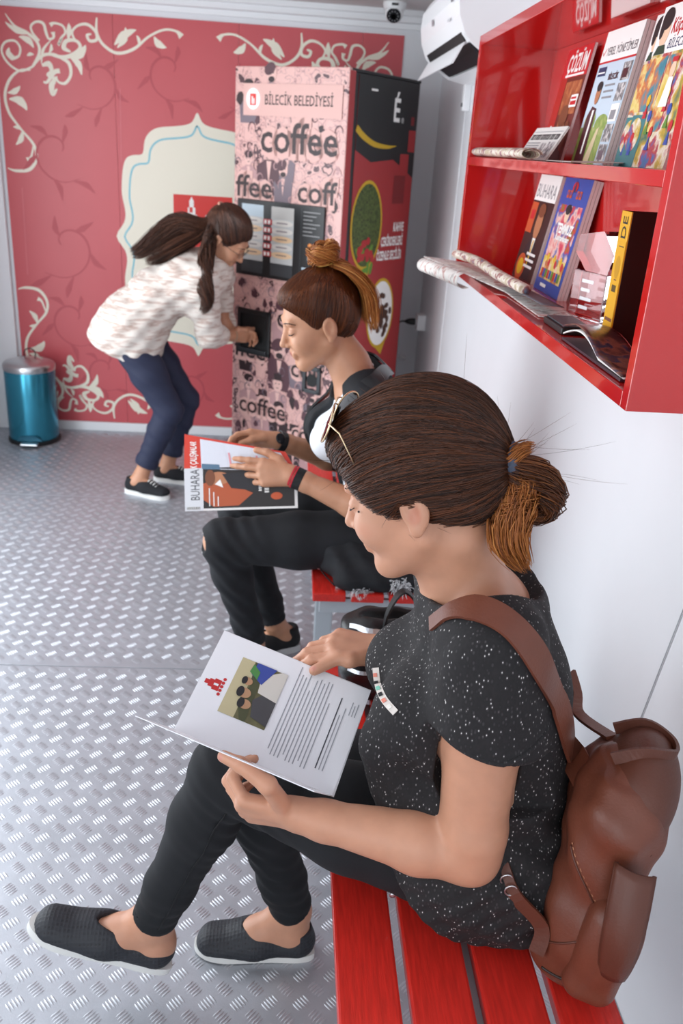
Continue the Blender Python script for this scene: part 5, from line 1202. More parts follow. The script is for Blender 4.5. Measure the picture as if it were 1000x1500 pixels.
# side pocket with its flap on the camera side
K2 = SDF((.36, .74, .44), (.68, 1.0, .82), .0032)
K2.box(bp(.045, -.120, .095), (.038, .026, .085), (bX, bY, bU), .026, 0); K2.ell(bp(.05, -.135, .12), (.034, .024, .06), (bX, bY, bU), .02)
K2.obj('side_pocket', leather, BP, 1)
def pfl(a, b):
    w = .025*(1-.35*a**3); return bp(.035+.03*a, -.116-.048*math.sin(math.pi*(.12+.62*a)), .245-.155*a)+bX*w*b-bY*.008*(1-b*b)
vs = [pfl(i/14, -1+2*j/8) for i in range(15) for j in range(9)]
m = MB().add(vs, [(i*9+j, i*9+j+1, i*9+j+10, i*9+j+9) for i in range(14) for j in range(8)]); o = m.obj('pocket_flap', leather_d, BP, True); o.modifiers.new('t', 'SOLIDIFY').thickness = .0045
rim_ = [pfl(i/14, -1) for i in range(15)]+[pfl(1, -1+2*j/8) for j in range(1, 9)]+[pfl(i/14, 1) for i in range(13, -1, -1)]
MB().tube(rim_, .0032, 6).obj('flap_piping', leather_d, BP, True)
# panel seams
def seam(pts, nm='seam', m=leather_d, r=.0016):
    P_ = K.snap(np.array(spline(pts, 8)), .0006); MB().tube(list(P_), r, 6).obj(nm, m, BP, True); return P_
s1 = seam([bp(-.075, -.09, .22), bp(-.02, -.125, .17), bp(.06, -.125, .12)]); s2 = seam([bp(-.075, -.11, .06), bp(-.01, -.125, .10), bp(.07, -.12, .16)]); seam([bp(.085, .02, .02), bp(.092, .0, .12), bp(.085, -.02, .22)])
for i in range(0, len(s1)-1, 1): MB().tube([s1[i]*.75+s1[i+1]*.25+bU*.006, s1[i]*.3+s1[i+1]*.7+bU*.006], .0008, 4).obj('stitch', stitch, BP)
# zipped base line
zb = seam([bp(-.06, -.122, .018), bp(.0, -.130, .022), bp(.06, -.122, .030), bp(.09, -.06, .04)], 'zip', mat('zip_dark', '#2A1A14', .5), .0024)
MB().lathe([(.005, 0), (.005, .002), (.001, .003)], zb[-6]+V3(0, -.003, 0), 10, ax=(V3(1, 0, 0), V3(0, 0, 1), V3(0, -1, 0))).obj('zip_puller', mat('brass', '#C9A050', .3, .9), BP)
# haul loop
hp = [bp(-.055, -.040, .338), bp(-.01, -.045, .362), bp(.035, -.035, .366), bp(.062, -.008, .36), bp(.052, .025, .362), bp(.0, .04, .366), bp(-.055, .038, .345)]
MB().ribbon(spline(hp, 6), bU, .017, .005).obj('haul_loop', leather_d, BP)
# shoulder straps
def on_top(px, py, y, off=.004): return T_.snap(np.array([on_y(px, py, y)]), off)[0]
spx = spline([np.array(q, float) for q in ((838, 1105), (826, 1050), (806, 1000), (780, 952), (748, 915), (712, 894), (678, 889), (650, 897))], 6)
spts = [hit(T_, x, y, .005) for x, y in spx]; spts += [spts[-1]+V3(-.016, .006, -.012), spts[-1]+V3(-.022, .022, -.030)]
P_, sd_ = strap_on(T_, spts, .005, .038, .005, 12)
P_ = np.concatenate([[bp(-.07, -.055, .285)], P_]); sd_ = np.concatenate([[sd_[0]], sd_])
MB().ribbon(list(P_), sd_, [.042]*10+[.038]*(len(P_)-20)+list(np.linspace(.036, .02, 10)), .005).obj('shoulder_strap', leather, BP, 40)
lowp = [on_y(716, 1215, .955), on_y(735, 1268, .915), on_y(752, 1310, .89), bp(-.078, -.105, .085), bp(-.070, -.112, .045)]
lowp = spline(lowp, 5)
MB().ribbon(lowp, V3(.75, -.3, .4), .022, .004).obj('strap_tail', leather_d, BP)
for p in (lowp[7], lowp[9]): MB().tube([p+V3(.009*math.cos(t), -.004, .009*math.sin(t)) for t in np.linspace(0, 2*math.pi, 13)[:-1]], .0013, 6, closed=True).obj('ring', steel, BP, True)
farp = [on_y(836, 985, 1.15), on_y(845, 1015, 1.14), on_y(848, 1046, 1.10), bp(-.05, .05, .325)]
MB().ribbon(spline(farp, 5), V3(.8, .5, 0), .018, .005).obj('shoulder_strap', leather, BP)
adopt(BP)

# ---------------------------------------------------------------- black handbag on the bench beyond her
HB = thing('handbag', 'black soft handbag with silver zips on the end of the red bench', 'handbag', (.27, 1.58, .44))
bk_l = mat('black_soft_leather', '#101113', .38, bump=.15, bscale=150); zipm = mat('silver_zip', '#C9CBD0', .3, .8)
K3 = SDF((.08, 1.46, .435), (.46, 1.76, .74), .004)
K3.box((.262, 1.605, .525), (.125, .072, .088), None, .045, 0); K3.ell((.262, 1.605, .600), (.115, .055, .035), k=.04); K3.wrinkle(lambda X, Y, Z: np.sin(X*90+Z*60)+np.sin(Z*130-X*40), .002); K3.cut((0, 0, .4415), (0, 0, -1), .003)
K3.ell((.262, 1.605, .645), (.095, .022, .045), k=.006, op='sub')
K3.obj('body', bk_l, HB, 1)
zz = K3.snap(np.array(spline([(.15, 1.575, .62), (.20, 1.56, .612), (.26, 1.555, .61), (.34, 1.56, .615)], 8)), .001); MB().ribbon(list(zz), V3(0, .5, .85), .012, .002).obj('zip', zipm, HB)
zz = K3.snap(np.array(spline([(.15, 1.545, .53), (.20, 1.53, .53), (.28, 1.53, .535), (.36, 1.54, .54)], 8)), .001); MB().ribbon(list(zz), V3(0, .5, .85), .008, .002).obj('zip', zipm, HB)
MB().ribbon(spline([(.222, 1.545, .57), (.225, 1.555, .655), (.262, 1.585, .70), (.30, 1.57, .655), (.305, 1.55, .575)], 6), V3(0, 1, 0), .022, .004).obj('handle', bk_l, HB, 40)
adopt(HB)
# ---------------------------------------------------------------- seated woman in the black denim waistcoat
skin2 = skin_mat('skin_tan', '#BE8A6B')
hair2 = hair_mat('red_brown_hair', '#2A150C', '#54290F', '#7E431C'); hair2c = hair_mat('copper_blond_hair', '#7A3F18', '#B0682C', '#D09450'); hair2b = mat('hair_base_auburn', '#3A1E10', .55)
denim = mat('washed_black_denim', '#121419', .85, noise=.28, nscale=26, bump=.12, bscale=700); white_top = mat('white_cotton', '#E6EAF0', .8, bump=.05, bscale=60)
W2 = thing('person', 'seated woman in a black denim waistcoat with a copper bun reading a magazine', 'person', (.28, 2.32, .44))
H2 = Head((.075, 2.305, 1.122), (-.925, -.22, -.305), -.045, 1.01)
J2 = dict(sL=V3(.225, 2.155, .925), eL=V3(.265, 2.12, .640), wL=V3(.022, 2.185, .722), sR=V3(.215, 2.475, .925), eR=V3(.20, 2.53, .64), wR=V3(-.028, 2.425, .742),
          hL=V3(.26, 2.215, .525), kL=V3(-.165, 2.215, .505), aL=V3(-.075, 2.285, .125), hR=V3(.26, 2.425, .525), kR=V3(-.13, 2.43, .505), aR=V3(-.012, 2.43, .115))
def torso2(S_, g=0.):
    S_.ell((.28, 2.32, .545), (.115+g, .175+g, .10+g), k=.03)
    P = [(V3(.29, 2.32, .56), .105, 1.5), (V3(.27, 2.32, .69), .092, 1.35), (V3(.235, 2.32, .82), .100, 1.32), (V3(.215, 2.32, .915), .082, 1.45)]
    for (a, r, s1), (b, r2, s2) in zip(P[:-1], P[1:]): S_.cone(a, b, r+g, r2+g, .03, YS, (s1+s2)/2)
    for y in (2.255, 2.385): S_.ell((.132, y, .805), (.062+g, .055+g, .060+g), k=.05)
    S_.cone(J2['sL'], J2['sR'], .046+g, .046+g, .04); S_.cone((.215, 2.22, .95), (.19, 2.30, .985), .04+g, .044+g, .03); S_.cone((.215, 2.42, .95), (.19, 2.34, .985), .04+g, .044+g, .03)
B = SDF((-.34, 2.04, .0), (.44, 2.62, 1.30), .0036)
torso2(B, -.010); B.chain([V3(.195, 2.315, .93), V3(.165, 2.31, 1.01), H2(-.035, 0, -.06)], [.060, .050, .048], .03); head_sdf(B, H2)
for q in 'LR':
    s, e, w = J2['s'+q], J2['e'+q], J2['w'+q]; B.cone(s, e, .050, .038, .03); B.chain([e, e+(w-e)*.3, w+(e-w)*.15, w], [.037, .040, .027, .025], .015)
    h, k, a = J2['h'+q], J2['k'+q], J2['a'+q]; B.chain([h, h+(k-h)*.5, k], [.074, .062, .053], .03); B.chain([k, k+(a-k)*.35, a], [.044, .040, .032], .03)
s2L = (V3(-.035, 2.318, 0), V3(-.165, 2.125, 0)); s2R = (V3(.070, 2.470, 0), V3(-.150, 2.385, 0))
for (hh, tt), a in ((s2L, J2['aL']), (s2R, J2['aR'])):
    d = _unit(tt-hh); u = V3(0, 0, 1); o = hh+u*.022; B.cone(o+d*.035+u*.028, o+d*.12+u*.025, .028, .028, .02); B.cone(o+d*.12+u*.022, o+d*.18+u*.014, .026, .02, .02); B.cone(a, o+d*.05+u*.04, .031, .031, .02)
# magazine she holds: lower leaf (front cover seen from outside) and raised inner page
mgO = on_y(271, 748, 2.20); mgBR = on_y(433, 747, 2.16); mgTL = on_y(271, 690, 2.23)
m0, m1, m2 = on_y(271, 749, 2.190), on_y(436, 744, 2.165), on_y(271, 692, 2.235)
mu2 = _unit(m1-m0); mv2 = _unit((m2-m0)-mu2*((m2-m0) @ mu2)); 
tL2 = [on_y(398, 686, 2.165), on_y(372, 677, 2.175), on_y(345, 676, 2.185)]
hand_sdf(B, J2['wL'], (-.97, .06, .05), (-.05, -.80, .60), (.0, .35, .85), [(6, 8, 6), (14, 14, 10), (30, 30, 18), (38, 36, 22)], [J2['wL']+V3(-.035, .025, .035), J2['wL']+V3(-.07, .04, .05), J2['wL']+V3(-.10, .05, .052)], .98)
hand_sdf(B, J2['wR'], (-.90, -.10, .10), (.1, .5, .8), (.0, -.6, .7), [(20, 25, 20), (24, 28, 20), (28, 30, 20), (32, 34, 20)], [J2['wR']+V3(-.035, -.025, .015), J2['wR']+V3(-.07, -.045, .012), J2['wR']+V3(-.10, -.055, .004)], .96)
tint = head_tint(H2, '#9E4F48')+[(H2(-.012, -.084, -.012), (.016, .016, .022), '#B57A60')]
B.obj('body', skin2, W2, 1, tint, base_rgb=lin('#BE8A6B'))
for q in (1, -1):
    MB().tube([x for x in B.snap(np.array([H2(*p) for p in ((.077, .046*q, .000), (.0855, .038*q, -.004), (.090, .030*q, -.0055), (.087, .020*q, -.004))]), .0009)], [.0008, .0016, .0018, .0008], 6).obj('eyelash', lash, W2, True)
    MB().tube([x for x in B.snap(np.array([H2(*p) for p in ((.070, .055*q, .020), (.0835, .043*q, .0285), (.0905, .028*q, .0275), (.092, .014*q, .0235))]), .0006)], [.001, .0028, .0034, .0024], 6, flat=.5).obj('eyebrow', lash, W2, True)
# white top
T2 = SDF((.02, 2.05, .46), (.42, 2.60, 1.06), .004); torso2(T2, .002); T2.ell((.155, 2.315, 1.02), (.115, .085, .12), (_unit(V3(.9, 0, -.4)), YS, _unit(V3(.4, 0, .9))), .006, 'sub'); T2.cut((0, 0, .50), (0, 0, -1), .004); T2.obj('white_top', white_top, W2, 1)
# waistcoat: body shell open at the front, collar, skirt lying on the bench
N2 = SDF((.0, 1.99, .41), (.46, 2.62, 1.08), .004); torso2(N2, .014); N2.cone((.31, 2.25, .53), (.18, 2.215, .50), .095, .085, .03); N2.cone((.31, 2.40, .53), (.20, 2.42, .50), .095, .085, .03); N2.cone((.37, 2.17, .50), (.17, 2.16, .49), .075, .062, .03); N2.cone((.36, 2.09, .475), (.185, 2.085, .468), .050, .042, .04)
N2.wrinkle(lambda X, Y, Z: np.sin(X*85+Z*45+Y*30)*np.clip((.75-Z)*5, 0, 1)+.6*np.sin(Z*120+Y*70)*np.clip((.9-Z)*4, 0, 1), .003)
N2.cut((0, 0, .4415), (0, 0, -1), .003); N2.ell((.165, 2.315, 1.03), (.105, .090, .13), (_unit(V3(.9, 0, -.4)), YS, _unit(V3(.4, 0, .9))), .006, 'sub')
N2.ell((.085, 2.255, .845), (.088, .095, .17), k=.006, op='sub'); N2.ell((.12, 2.26, .62), (.075, .075, .10), k=.006, op='sub')
for q in 'LR': N2.cone(J2['sL' if q == 'L' else 'sR']+V3(0, -.035 if q == 'L' else .035, -.01), J2['e'+q], .052, .05, .006, op='sub')
waist = N2.obj('denim_waistcoat', denim, W2, 1)
# collar and lapel (smooth black facing)
lap = mat('black_leather_facing', '#17191C', .36, bump=.08, bscale=120)
NL = SDF((.0, 2.03, .62), (.42, 2.62, 1.08), .005); torso2(NL, .017)
for q in (-1, 1):
    pts = spline([V3(.285, 2.32+.004*q, 1.0), V3(.272, 2.32+.045*q, 1.01), V3(.25, 2.32+.08*q, 1.0)]+([V3(.20, 2.415, .985), V3(.15, 2.42, .93), V3(.10, 2.405, .86), V3(.075, 2.385, .79), V3(.08, 2.38, .72)] if q > 0 else [V3(.228, 2.20, .975), V3(.205, 2.175, .92), V3(.18, 2.172, .86), V3(.155, 2.18, .79), V3(.13, 2.19, .72)]), 5)
    P_, sd_ = strap_on(NL, pts, .003, .05, .005, 10); MB().ribbon(list(P_), sd_, list(np.interp(np.linspace(0, 1, len(P_)), [0, .35, .6, 1], [.032, .04, .042, .012])), .006).obj('lapel', lap, W2, 40)
for p in ((455, 793), (462, 833), (486, 874)):
    b_ = hit(N2, p[0], p[1], .001); MB().lathe([(.0085, -.001), (.0085, .002), (.006, .003), (.0005, .0035)], b_, 14, ax=(V3(1, 0, 0), V3(0, 0, 1), V3(0, -1, 0))).obj('button', steel, W2, 30)
sb = np.array([hit(N2, x, y, .001) for x, y in ((462, 765), (457, 800), (464, 835), (482, 866))]); MB().tube(spline(list(sb), 6), .002, 6).obj('placket_seam', mat('seam_black', '', .8), W2, True)
fray = mat('white_fray', '#D9DADC', .9)
for cx_, cy_ in ((528, 872), (586, 858)):
    ps = []
    for i in range(110):
        p0 = hit(N2, cx_+random.uniform(-14, 14), cy_+random.uniform(-9, 9), .002); d = _unit(rng.normal(0, 1, 3)+V3(0, -.5, 0)); ps.append([p0+d*.018*t+V3(0, 0, -.008*t*t) for t in np.linspace(0, 1, 6)])
    strands('frayed_patch', np.array(ps), .0011, fray, waist)
# ripped jeans
Q2 = SDF((-.30, 2.05, .05), (.42, 2.60, .66), .004)
Q2.ell((.28, 2.32, .540), (.12, .18, .098), k=.03)
for q in 'LR':
    h, k, a = J2['h'+q], J2['k'+q], J2['a'+q]; Q2.chain([h, h+(k-h)*.5, k], [.092, .080, .063], .025); Q2.chain([k, k+(a-k)*.3, k+(a-k)*.8, a], [.060, .056, .043, .042], .025)
Q2.wrinkle(lambda X, Y, Z: np.sin(X*130+Z*110)*np.exp(-((X+.13)/.07)**2)+.7*np.sin(Z*170+X*50)*np.clip((.34-Z)*5, 0, 1), .002)
Q2.cut((0, 0, .4405), (0, 0, -1), .003, (.09, 2.0, .3), (.5, 2.7, .46))
for q in 'LR':
    k, a = J2['k'+q], J2['a'+q]; d = _unit(a-k); Q2.cut(a-d*.012, d, .003, a-.09, a+.09); Q2.cone(a-d*.03, a+d*.05, .036, .038, .002, op='sub')
Q2.ell(on_y(287, 793, 2.20)+V3(-.004, 0, 0), (.044, .052, .034), k=.004, op='sub')
jeans = Q2.obj('ripped_jeans', denim, W2, 1)
# knee hole threads
th = []
for i in range(14):
    z = .485+.003*i; c = Q2.snap(np.array([V3(-.24, 2.185+.002*(i % 5), z+.01)]), .001)[0]; th.append([c+V3(.002*math.sin(t*3), .012*(t-.5), random.uniform(-.001, .001)) for t in np.linspace(0, 1, 6)])
strands('knee_thread', np.array(th), .0006, fray, jeans)
sneak = mat('black_knit_sneaker', '#17181B', .8, bump=.3, bscale=500); sole_g = mat('grey_white_sole', '#C9CBCB', .6)
for hh, tt in (s2L, s2R): shoe(W2, hh, tt, (0, 0, 1), 'shoe_upper', 'shoe_sole', sneak, sole_g, .085, .066, .66, .024)
# wrist wear
def band(W, D, r, w, m, nm, root, off=0, n=24):
    D = _unit(D); a1 = _unit(np.cross(D, [0, 0, 1.])); a2 = np.cross(D, a1); W = np.asarray(W)+D*off
    return MB().ribbon([W+(a1*math.cos(t)+a2*math.sin(t))*r for t in np.linspace(0, 2*math.pi, n+1)], D, w, .003).obj(nm, m, root)
dL = J2['eL']-J2['wL']; band(J2['wL'], dL, .0295, .022, mat('black_cord', '#101012', .7, bump=.3, bscale=200), 'bracelet', W2, .022); band(J2['wL'], dL, .029, .005, mat('red_cord', '#C01F33', .6), 'bracelet', W2, .002); band(J2['wL'], dL, .030, .004, mat('red_cord', '', .6), 'bracelet', W2, .009)
dR = J2['eR']-J2['wR']; band(J2['wR'], dR, .030, .020, mat('black_strap', '#121214', .5), 'watch_strap', W2, .018); MB().lathe([(.016, 0), (.016, .006), (.013, .008), (.001, .0085)], J2['wR']+_unit(dR)*.018+V3(0, -.025, .017), 18, ax=(_unit(dR), _unit(np.cross(_unit(V3(0, -.8, .55)), _unit(dR))), _unit(V3(0, -.8, .55)))).obj('watch_face', mat('dark_glass', '', .1), W2, 30)
# hair
G = SDF(H2.C-.16, H2.C+.19, .0032); A2 = H2.axes
G.ell(H2(-.020, 0, .040), (.104, .080, .098), A2, 0); G.ell(H2(.040, 0, .072), (.048, .062, .036), A2, .03); G.ell(H2(-.06, 0, .0), (.05, .062, .07), A2, .03)
G.ell(H2(.098, 0, -.046), (.076, .118, .112), A2, .022, 'sub')
for q in (1, -1): G.ell(H2(.0, .085*q, -.024), (.026, .03, .036), A2, .008, 'sub')
G.cut(H2(-.05, 0, -.075), _unit(-H2.u*.9+H2.f*.4), .012)
hb2 = G.obj('hair', hair2b, W2, 1); BUN = H2(-.058, 0, .138)
st = []
while len(st) < 3000:
    t_ = random.uniform(-2.6, 2.6); el = random.uniform(-.7, 1.1); st.append(H2(-.02, 0, .03)+.14*(H2.f*math.cos(t_)*math.cos(el)+H2.l*math.sin(t_)*math.cos(el)+H2.u*math.sin(el)))
st = G.snap(np.array(st), .001, 8); st = st[np.abs(G.sample(st)) < .006]
strands('hair_strand', comb(G, H2, st, BUN, 16, .0015, .006), rng.uniform(.0006, .0011, len(st)), hair2, hb2)
bl_ = []
for k in range(5):
    a0 = k*1.26; c = BUN+H2.u*.026; r0 = .028
    bl_ += lock([c+(H2.f*math.cos(a0+t)+H2.l*math.sin(a0+t))*r0+H2.u*(.012*math.sin(2*t)) for t in np.linspace(0, 3.6, 6)], [.012, .018, .018, .016, .007], 150)
strands('bun', np.array(bl_), .0011, hair2c, W2)
back = []
for k in range(7):
    y0_ = -.06+.02*k; back += lock([BUN, H2(-.105, y0_, .115), H2(-.138, y0_*1.2, .055), H2(-.135, y0_*1.3, -.005), H2(-.128, y0_*1.4, -.045-.008*(k % 3))], [.006, .014, .019, .018, .010], 110)
strands('loose_hair', np.array(back), .0010, hair2c, W2)
MB().tube([BUN+(H2.f*math.cos(t)+H2.l*math.sin(t))*.026 for t in np.linspace(0, 2*math.pi, 19)[:-1]], .0022, 6, closed=True).obj('hair_tie', mat('mustard_elastic', '#C89A4A', .6), W2, True)
adopt(W2)

# ---------------------------------------------------------------- the magazine she reads
MG = thing('reading_magazine', 'open Buhara magazine with red page header held by the woman in the waistcoat', 'magazine', tuple(m0))
mn2 = np.cross(mu2, mv2); mn2 = mn2 if mn2[1] < 0 else -mn2
wM = np.linalg.norm(m1-m0); hM = .118
MB().prism([(0, 0), (wM, 0), (wM, hM), (0, hM)], -.005, 0, (m0, mu2, mv2, mn2)).obj('cover_leaf', paper, MG)
p = Print(m0, mu2, mv2); p.n = mn2
dk = mat('dark_cover_print', '#1D1514', .4)
p.rect(0, 0, .052, hM, mat('masthead_grey', '#D9DBDF', .4), 1); p.rect(.052, .006, wM-.06, hM-.006, dk, 1); p.text('BUHARA', .042, .030, .036, mat('charcoal_ink', '', .4), 2, rot=math.pi/2, w=.085); p.rect(.006, .004, .036, .007, black_ink, 2)
for i in range(7): p.rect(.008+.005*i, .004, .002, .007, white_ink, 3)
p.poly([(.052, .03), (.052, .075), (.10, .085), (.19, .045), (.15, .012), (.08, .010)], mat('orange_lit_print', '#B5532A', .4), 2); p.ell(.095, .088, .032, .018, skinp, 3); p.ell(.072, .090, .014, .022, brown_i, 4); p.poly([(.085, .072), (.10, .085), (.108, .062)], white_ink, 4); p.poly([(.105, .10), (.13, .06), (.21, .05), (.26, .07), (.26, .11)], suit, 3)
for i in range(3): p.rect(.068+.012*i, .012, .0025, .05-.012*i, white_ink, 4)
[p.rect(.222, .045+.007*i, .012, .005, white_ink, 4) for i in range(5)]; [p.rect(.206, .05+.006*i, .008, .004, white_ink, 4) for i in range(4)]; p.ell(.255, .035, .016, .010, org, 4); p.obj(MG, 'cover_print')
# inner page rising behind
q0, q1, q2, q3 = m0+mv2*hM, m1+mv2*hM*.85, on_y(418, 662, 2.30), on_y(270, 636, 2.30)
nn = _unit(np.cross(q1-q0, q3-q0)); nn = nn if nn @ (CP-q0) > 0 else -nn; q2 = on_plane(418, 662, q0, nn)
def bil(a, b): return (q0*(1-a)+q1*a)*(1-b)+(q3*(1-a)+q2*a)*b
sm_ = MB(); 
vs = [bil(0, 0), bil(1, 0), bil(1, 1), bil(0, 1)]; sm_.add(vs+[v-nn*.003 for v in vs], [(0, 1, 2, 3), (7, 6, 5, 4), (0, 4, 5, 1), (1, 5, 6, 2), (2, 6, 7, 3), (3, 7, 4, 0)]); sm_.obj('inner_page', paper, MG)
p = Print(q0, q1-q0, q3-q0, warp=lambda a, b, h: bil(a, b)+nn*h)
hr = mat('header_red', '#D2402F', .42)
p.rect(0, 0, 1, 1, hr, 1); p.poly([(.155, .0), (.97, .0), (.94, .90), (.155, .93)], mat('page_bluewhite', '#DCE0EA', .45), 2)
fine = ramp_mat('fine_text_print', [(0, '#C9CCD6'), (.5, '#DDE1EA'), (1, '#BFC3CE')], 600, .5)
for a in (.18, .44, .70): p.poly([(a, .05), (a+.22, .05), (a+.21, .86), (a, .88)], fine, 3)
for a in (.415, .675): p.rect(a, .1, .018, .5, mat('pink_text', '#E09AA0', .5), 4)
p.text('K ÇALIŞMALAR', .115, .02, .085, white_ink, 4, rot=math.pi/2, w=.80, bold=.02); p.rect(.16, .0, .16, .16, mat('page_photo_blue', '#5A7890', .4), 4)
p.obj(MG, 'page_print'); adopt(MG)
# ---------------------------------------------------------------- standing woman bending to the cup dispenser
skin3 = skin_mat('skin_far', '#C08C6E'); knit = ramp_mat('space_dyed_knit', [(.30, '#DAD3CA'), (.50, '#D6CCC3'), (.60, '#B79E92'), (.70, '#D3C9C0'), (1, '#DED8D0')], 34, .85, stretch=(.35, .35, 2.2), detail=3)
navy_t = mat('navy_trousers', '#20263F', .75, bump=.08, bscale=400); hair3 = hair_mat('long_brown_hair', '#22140E', '#46291C', '#6B4330'); hair3b = mat('hair_base_brown_far', '#2C1A12', .5)
W3 = thing('person', 'standing woman in a white knit top and navy trousers bending to the coffee machine', 'person', (-.63, 3.86, 0))
H3 = Head((-.279, 3.85, 1.166), (.759, -.169, -.628), .13, .99)
nic = mx(.135, -.03, .715)
J3 = dict(sR=V3(-.375, 3.755, 1.0), eR=V3(-.355, 3.86, .745), wR=nic+V3(-.075, -.055, .005), sL=V3(-.33, 4.02, .99), eL=V3(-.315, 4.03, .765), wL=nic+V3(-.085, -.005, .012),
          hR=V3(-.705, 3.80, .735), kR=V3(-.530, 3.80, .405), aR=V3(-.665, 3.79, .085), hL=V3(-.69, 3.96, .735), kL=V3(-.475, 3.965, .41), aL=V3(-.565, 3.96, .085))
def torso3(S_, g=0.):
    S_.ell((-.70, 3.88, .765), (.125+g, .165+g, .115+g), k=.03)
    P = [(V3(-.68, 3.88, .80), .105, 1.4), (V3(-.58, 3.88, .90), .098, 1.3), (V3(-.45, 3.885, .98), .105, 1.3), (V3(-.36, 3.885, 1.02), .085, 1.4)]
    for (a, r, s1), (b, r2, s2) in zip(P[:-1], P[1:]): S_.cone(a, b, r+g, r2+g, .03, YS, (s1+s2)/2)
    for y in (3.82, 3.95): S_.ell((-.41, y, .91), (.055+g, .055+g, .06+g), k=.04)
    S_.cone(J3['sR'], J3['sL'], .05+g, .05+g, .04)
B = SDF((-.86, 3.58, .0), (-.05, 4.16, 1.36), .0045)
torso3(B, -.012); B.chain([V3(-.37, 3.885, 1.03), V3(-.335, 3.875, 1.08), H3(-.035, 0, -.06)], [.058, .050, .048], .03); head_sdf(B, H3)
for q in 'LR':
    s, e, w = J3['s'+q], J3['e'+q], J3['w'+q]; B.cone(s, e, .048, .037, .03); B.chain([e, e+(w-e)*.3, w], [.036, .036, .024], .015)
    h, k, a = J3['h'+q], J3['k'+q], J3['a'+q]; B.chain([h, h+(k-h)*.5, k], [.08, .07, .05], .03); B.chain([k, k+(a-k)*.35, a], [.048, .047, .032], .03)
s3R = (V3(-.735, 3.80, 0), V3(-.525, 3.715, 0)); s3L = (V3(-.63, 3.965, 0), V3(-.405, 3.93, 0))
for (hh, tt), a in ((s3R, J3['aR']), (s3L, J3['aL'])):
    d = _unit(tt-hh); u = V3(0, 0, 1); o = hh+u*.02; B.cone(o+d*.035+u*.028, o+d*.12+u*.025, .028, .027, .02); B.cone(o+d*.12+u*.022, o+d*.18+u*.014, .025, .02, .02); B.cone(a, o+d*.055+u*.04, .031, .031, .02)
dH = _unit(nic-J3['wR'])
hand_sdf(B, J3['wR'], dH, (-.2, -.6, .7), (-.1, -.2, .8), [(12, 20, 15)]*4, [J3['wR']+dH*.04+V3(-.01, -.02, .03), J3['wR']+dH*.07+V3(0, -.02, .03), J3['wR']+dH*.09+V3(0, -.01, .025)], .92)
hand_sdf(B, J3['wL'], (.8, .1, -.1), (-.3, .6, .6), (.0, -.5, .8), [(35, 45, 30)]*4, [J3['wL']+V3(.03, -.02, .02), J3['wL']+V3(.05, -.03, .02), J3['wL']+V3(.065, -.03, .015)], .9)
B.obj('body', skin3, W3, 1, head_tint(H3), base_rgb=lin('#C08C6E'))
for q in (1, -1): MB().tube([H3(*p) for p in ((.070, .055*q, .020), (.0835, .043*q, .0285), (.0905, .028*q, .0275), (.092, .014*q, .0235))], [.001, .0026, .003, .002], 6, flat=.5).obj('eyebrow', lash, W3, True); MB().tube([H3(*p) for p in ((.077, .046*q, .000), (.0855, .038*q, -.004), (.090, .030*q, -.0055), (.087, .020*q, -.004))], [.0008, .0014, .0016, .0008], 6).obj('eyelash', lash, W3, True)
# spectacles
sp_m = mat('thin_dark_frame', '#3A3436', .3, .6)
EG = thing('eyeglasses', 'thin dark framed eyeglasses on the face of the bending woman', 'glasses', tuple(H3(.1, 0, 0)))
for q in (1, -1):
    MB().tube([H3(.099-.10*(l-.0)**2*4, l, .0+.016*math.sin(t)) for t in np.linspace(0, 2*math.pi, 21)[:-1] for l in (q*(.031+.024*math.cos(t)),)], .0011, 6, closed=True).obj('rim', sp_m, EG, True)
    MB().tube([H3(.090, .055*q, .004), H3(.06, .074*q, .004), H3(-.005, .080*q, .002)], .0011, 6).obj('temple_arm', sp_m, EG, True)
MB().tube([H3(.099, .008, .002), H3(.103, 0, .004), H3(.099, -.008, .002)], .0011, 6).obj('bridge', sp_m, EG, True); adopt(EG)
# knit top
T3 = SDF((-.90, 3.58, .55), (-.10, 4.22, 1.16), .0048); torso3(T3, .022)
T3.cone((-.69, 3.86, .78), (-.77, 3.87, .70), .135, .125, .04, YS, 1.25); T3.cone((-.62, 3.87, .82), (-.66, 3.86, .68), .10, .10, .04, YS, 1.4)
for q in 'LR':
    s, e, w = J3['s'+q], J3['e'+q], J3['w'+q]; T3.cone(s, e, .066, .060, .03); T3.cone(e, e+(w-e)*.38, .058, .052, .02); d = _unit(w-e); T3.cut(e+d*.10, d, .003, e+d*.10-.08, e+d*.10+.09)
T3.wrinkle(lambda X, Y, Z: np.sin((X*.7-Z*.7)*95+Y*20)+.6*np.sin((X+Z)*70+Y*45), .0024)
T3.cut((-.76, 3.87, .655), (-.45, 0, -.89), .006); T3.ell((-.325, 3.878, 1.085), (.075, .075, .05), None, .01, 'sub')
T3.obj('knit_top', knit, W3, 1)
Q3 = SDF((-.88, 3.60, .06), (-.36, 4.14, .92), .0048); Q3.ell((-.70, 3.88, .765), (.13, .17, .12), k=.03)
for q in 'LR':
    h, k, a = J3['h'+q], J3['k'+q], J3['a'+q]; Q3.chain([h, h+(k-h)*.5, k], [.092, .078, .062], .025); Q3.chain([k, k+(a-k)*.3, k+(a-k)*.8, a], [.060, .057, .048, .046], .025); d = _unit(a-k); c = a-d*.055; Q3.cut(c, d, .003, c-.07, c+.12); Q3.cone(c-d*.02, c+d*.08, .040, .042, .002, op='sub')
Q3.wrinkle(lambda X, Y, Z: np.sin(Z*110+X*60), .0016); Q3.obj('trousers', navy_t, W3, 1)
canv = mat('black_canvas', '#15171C', .85, bump=.1, bscale=600)
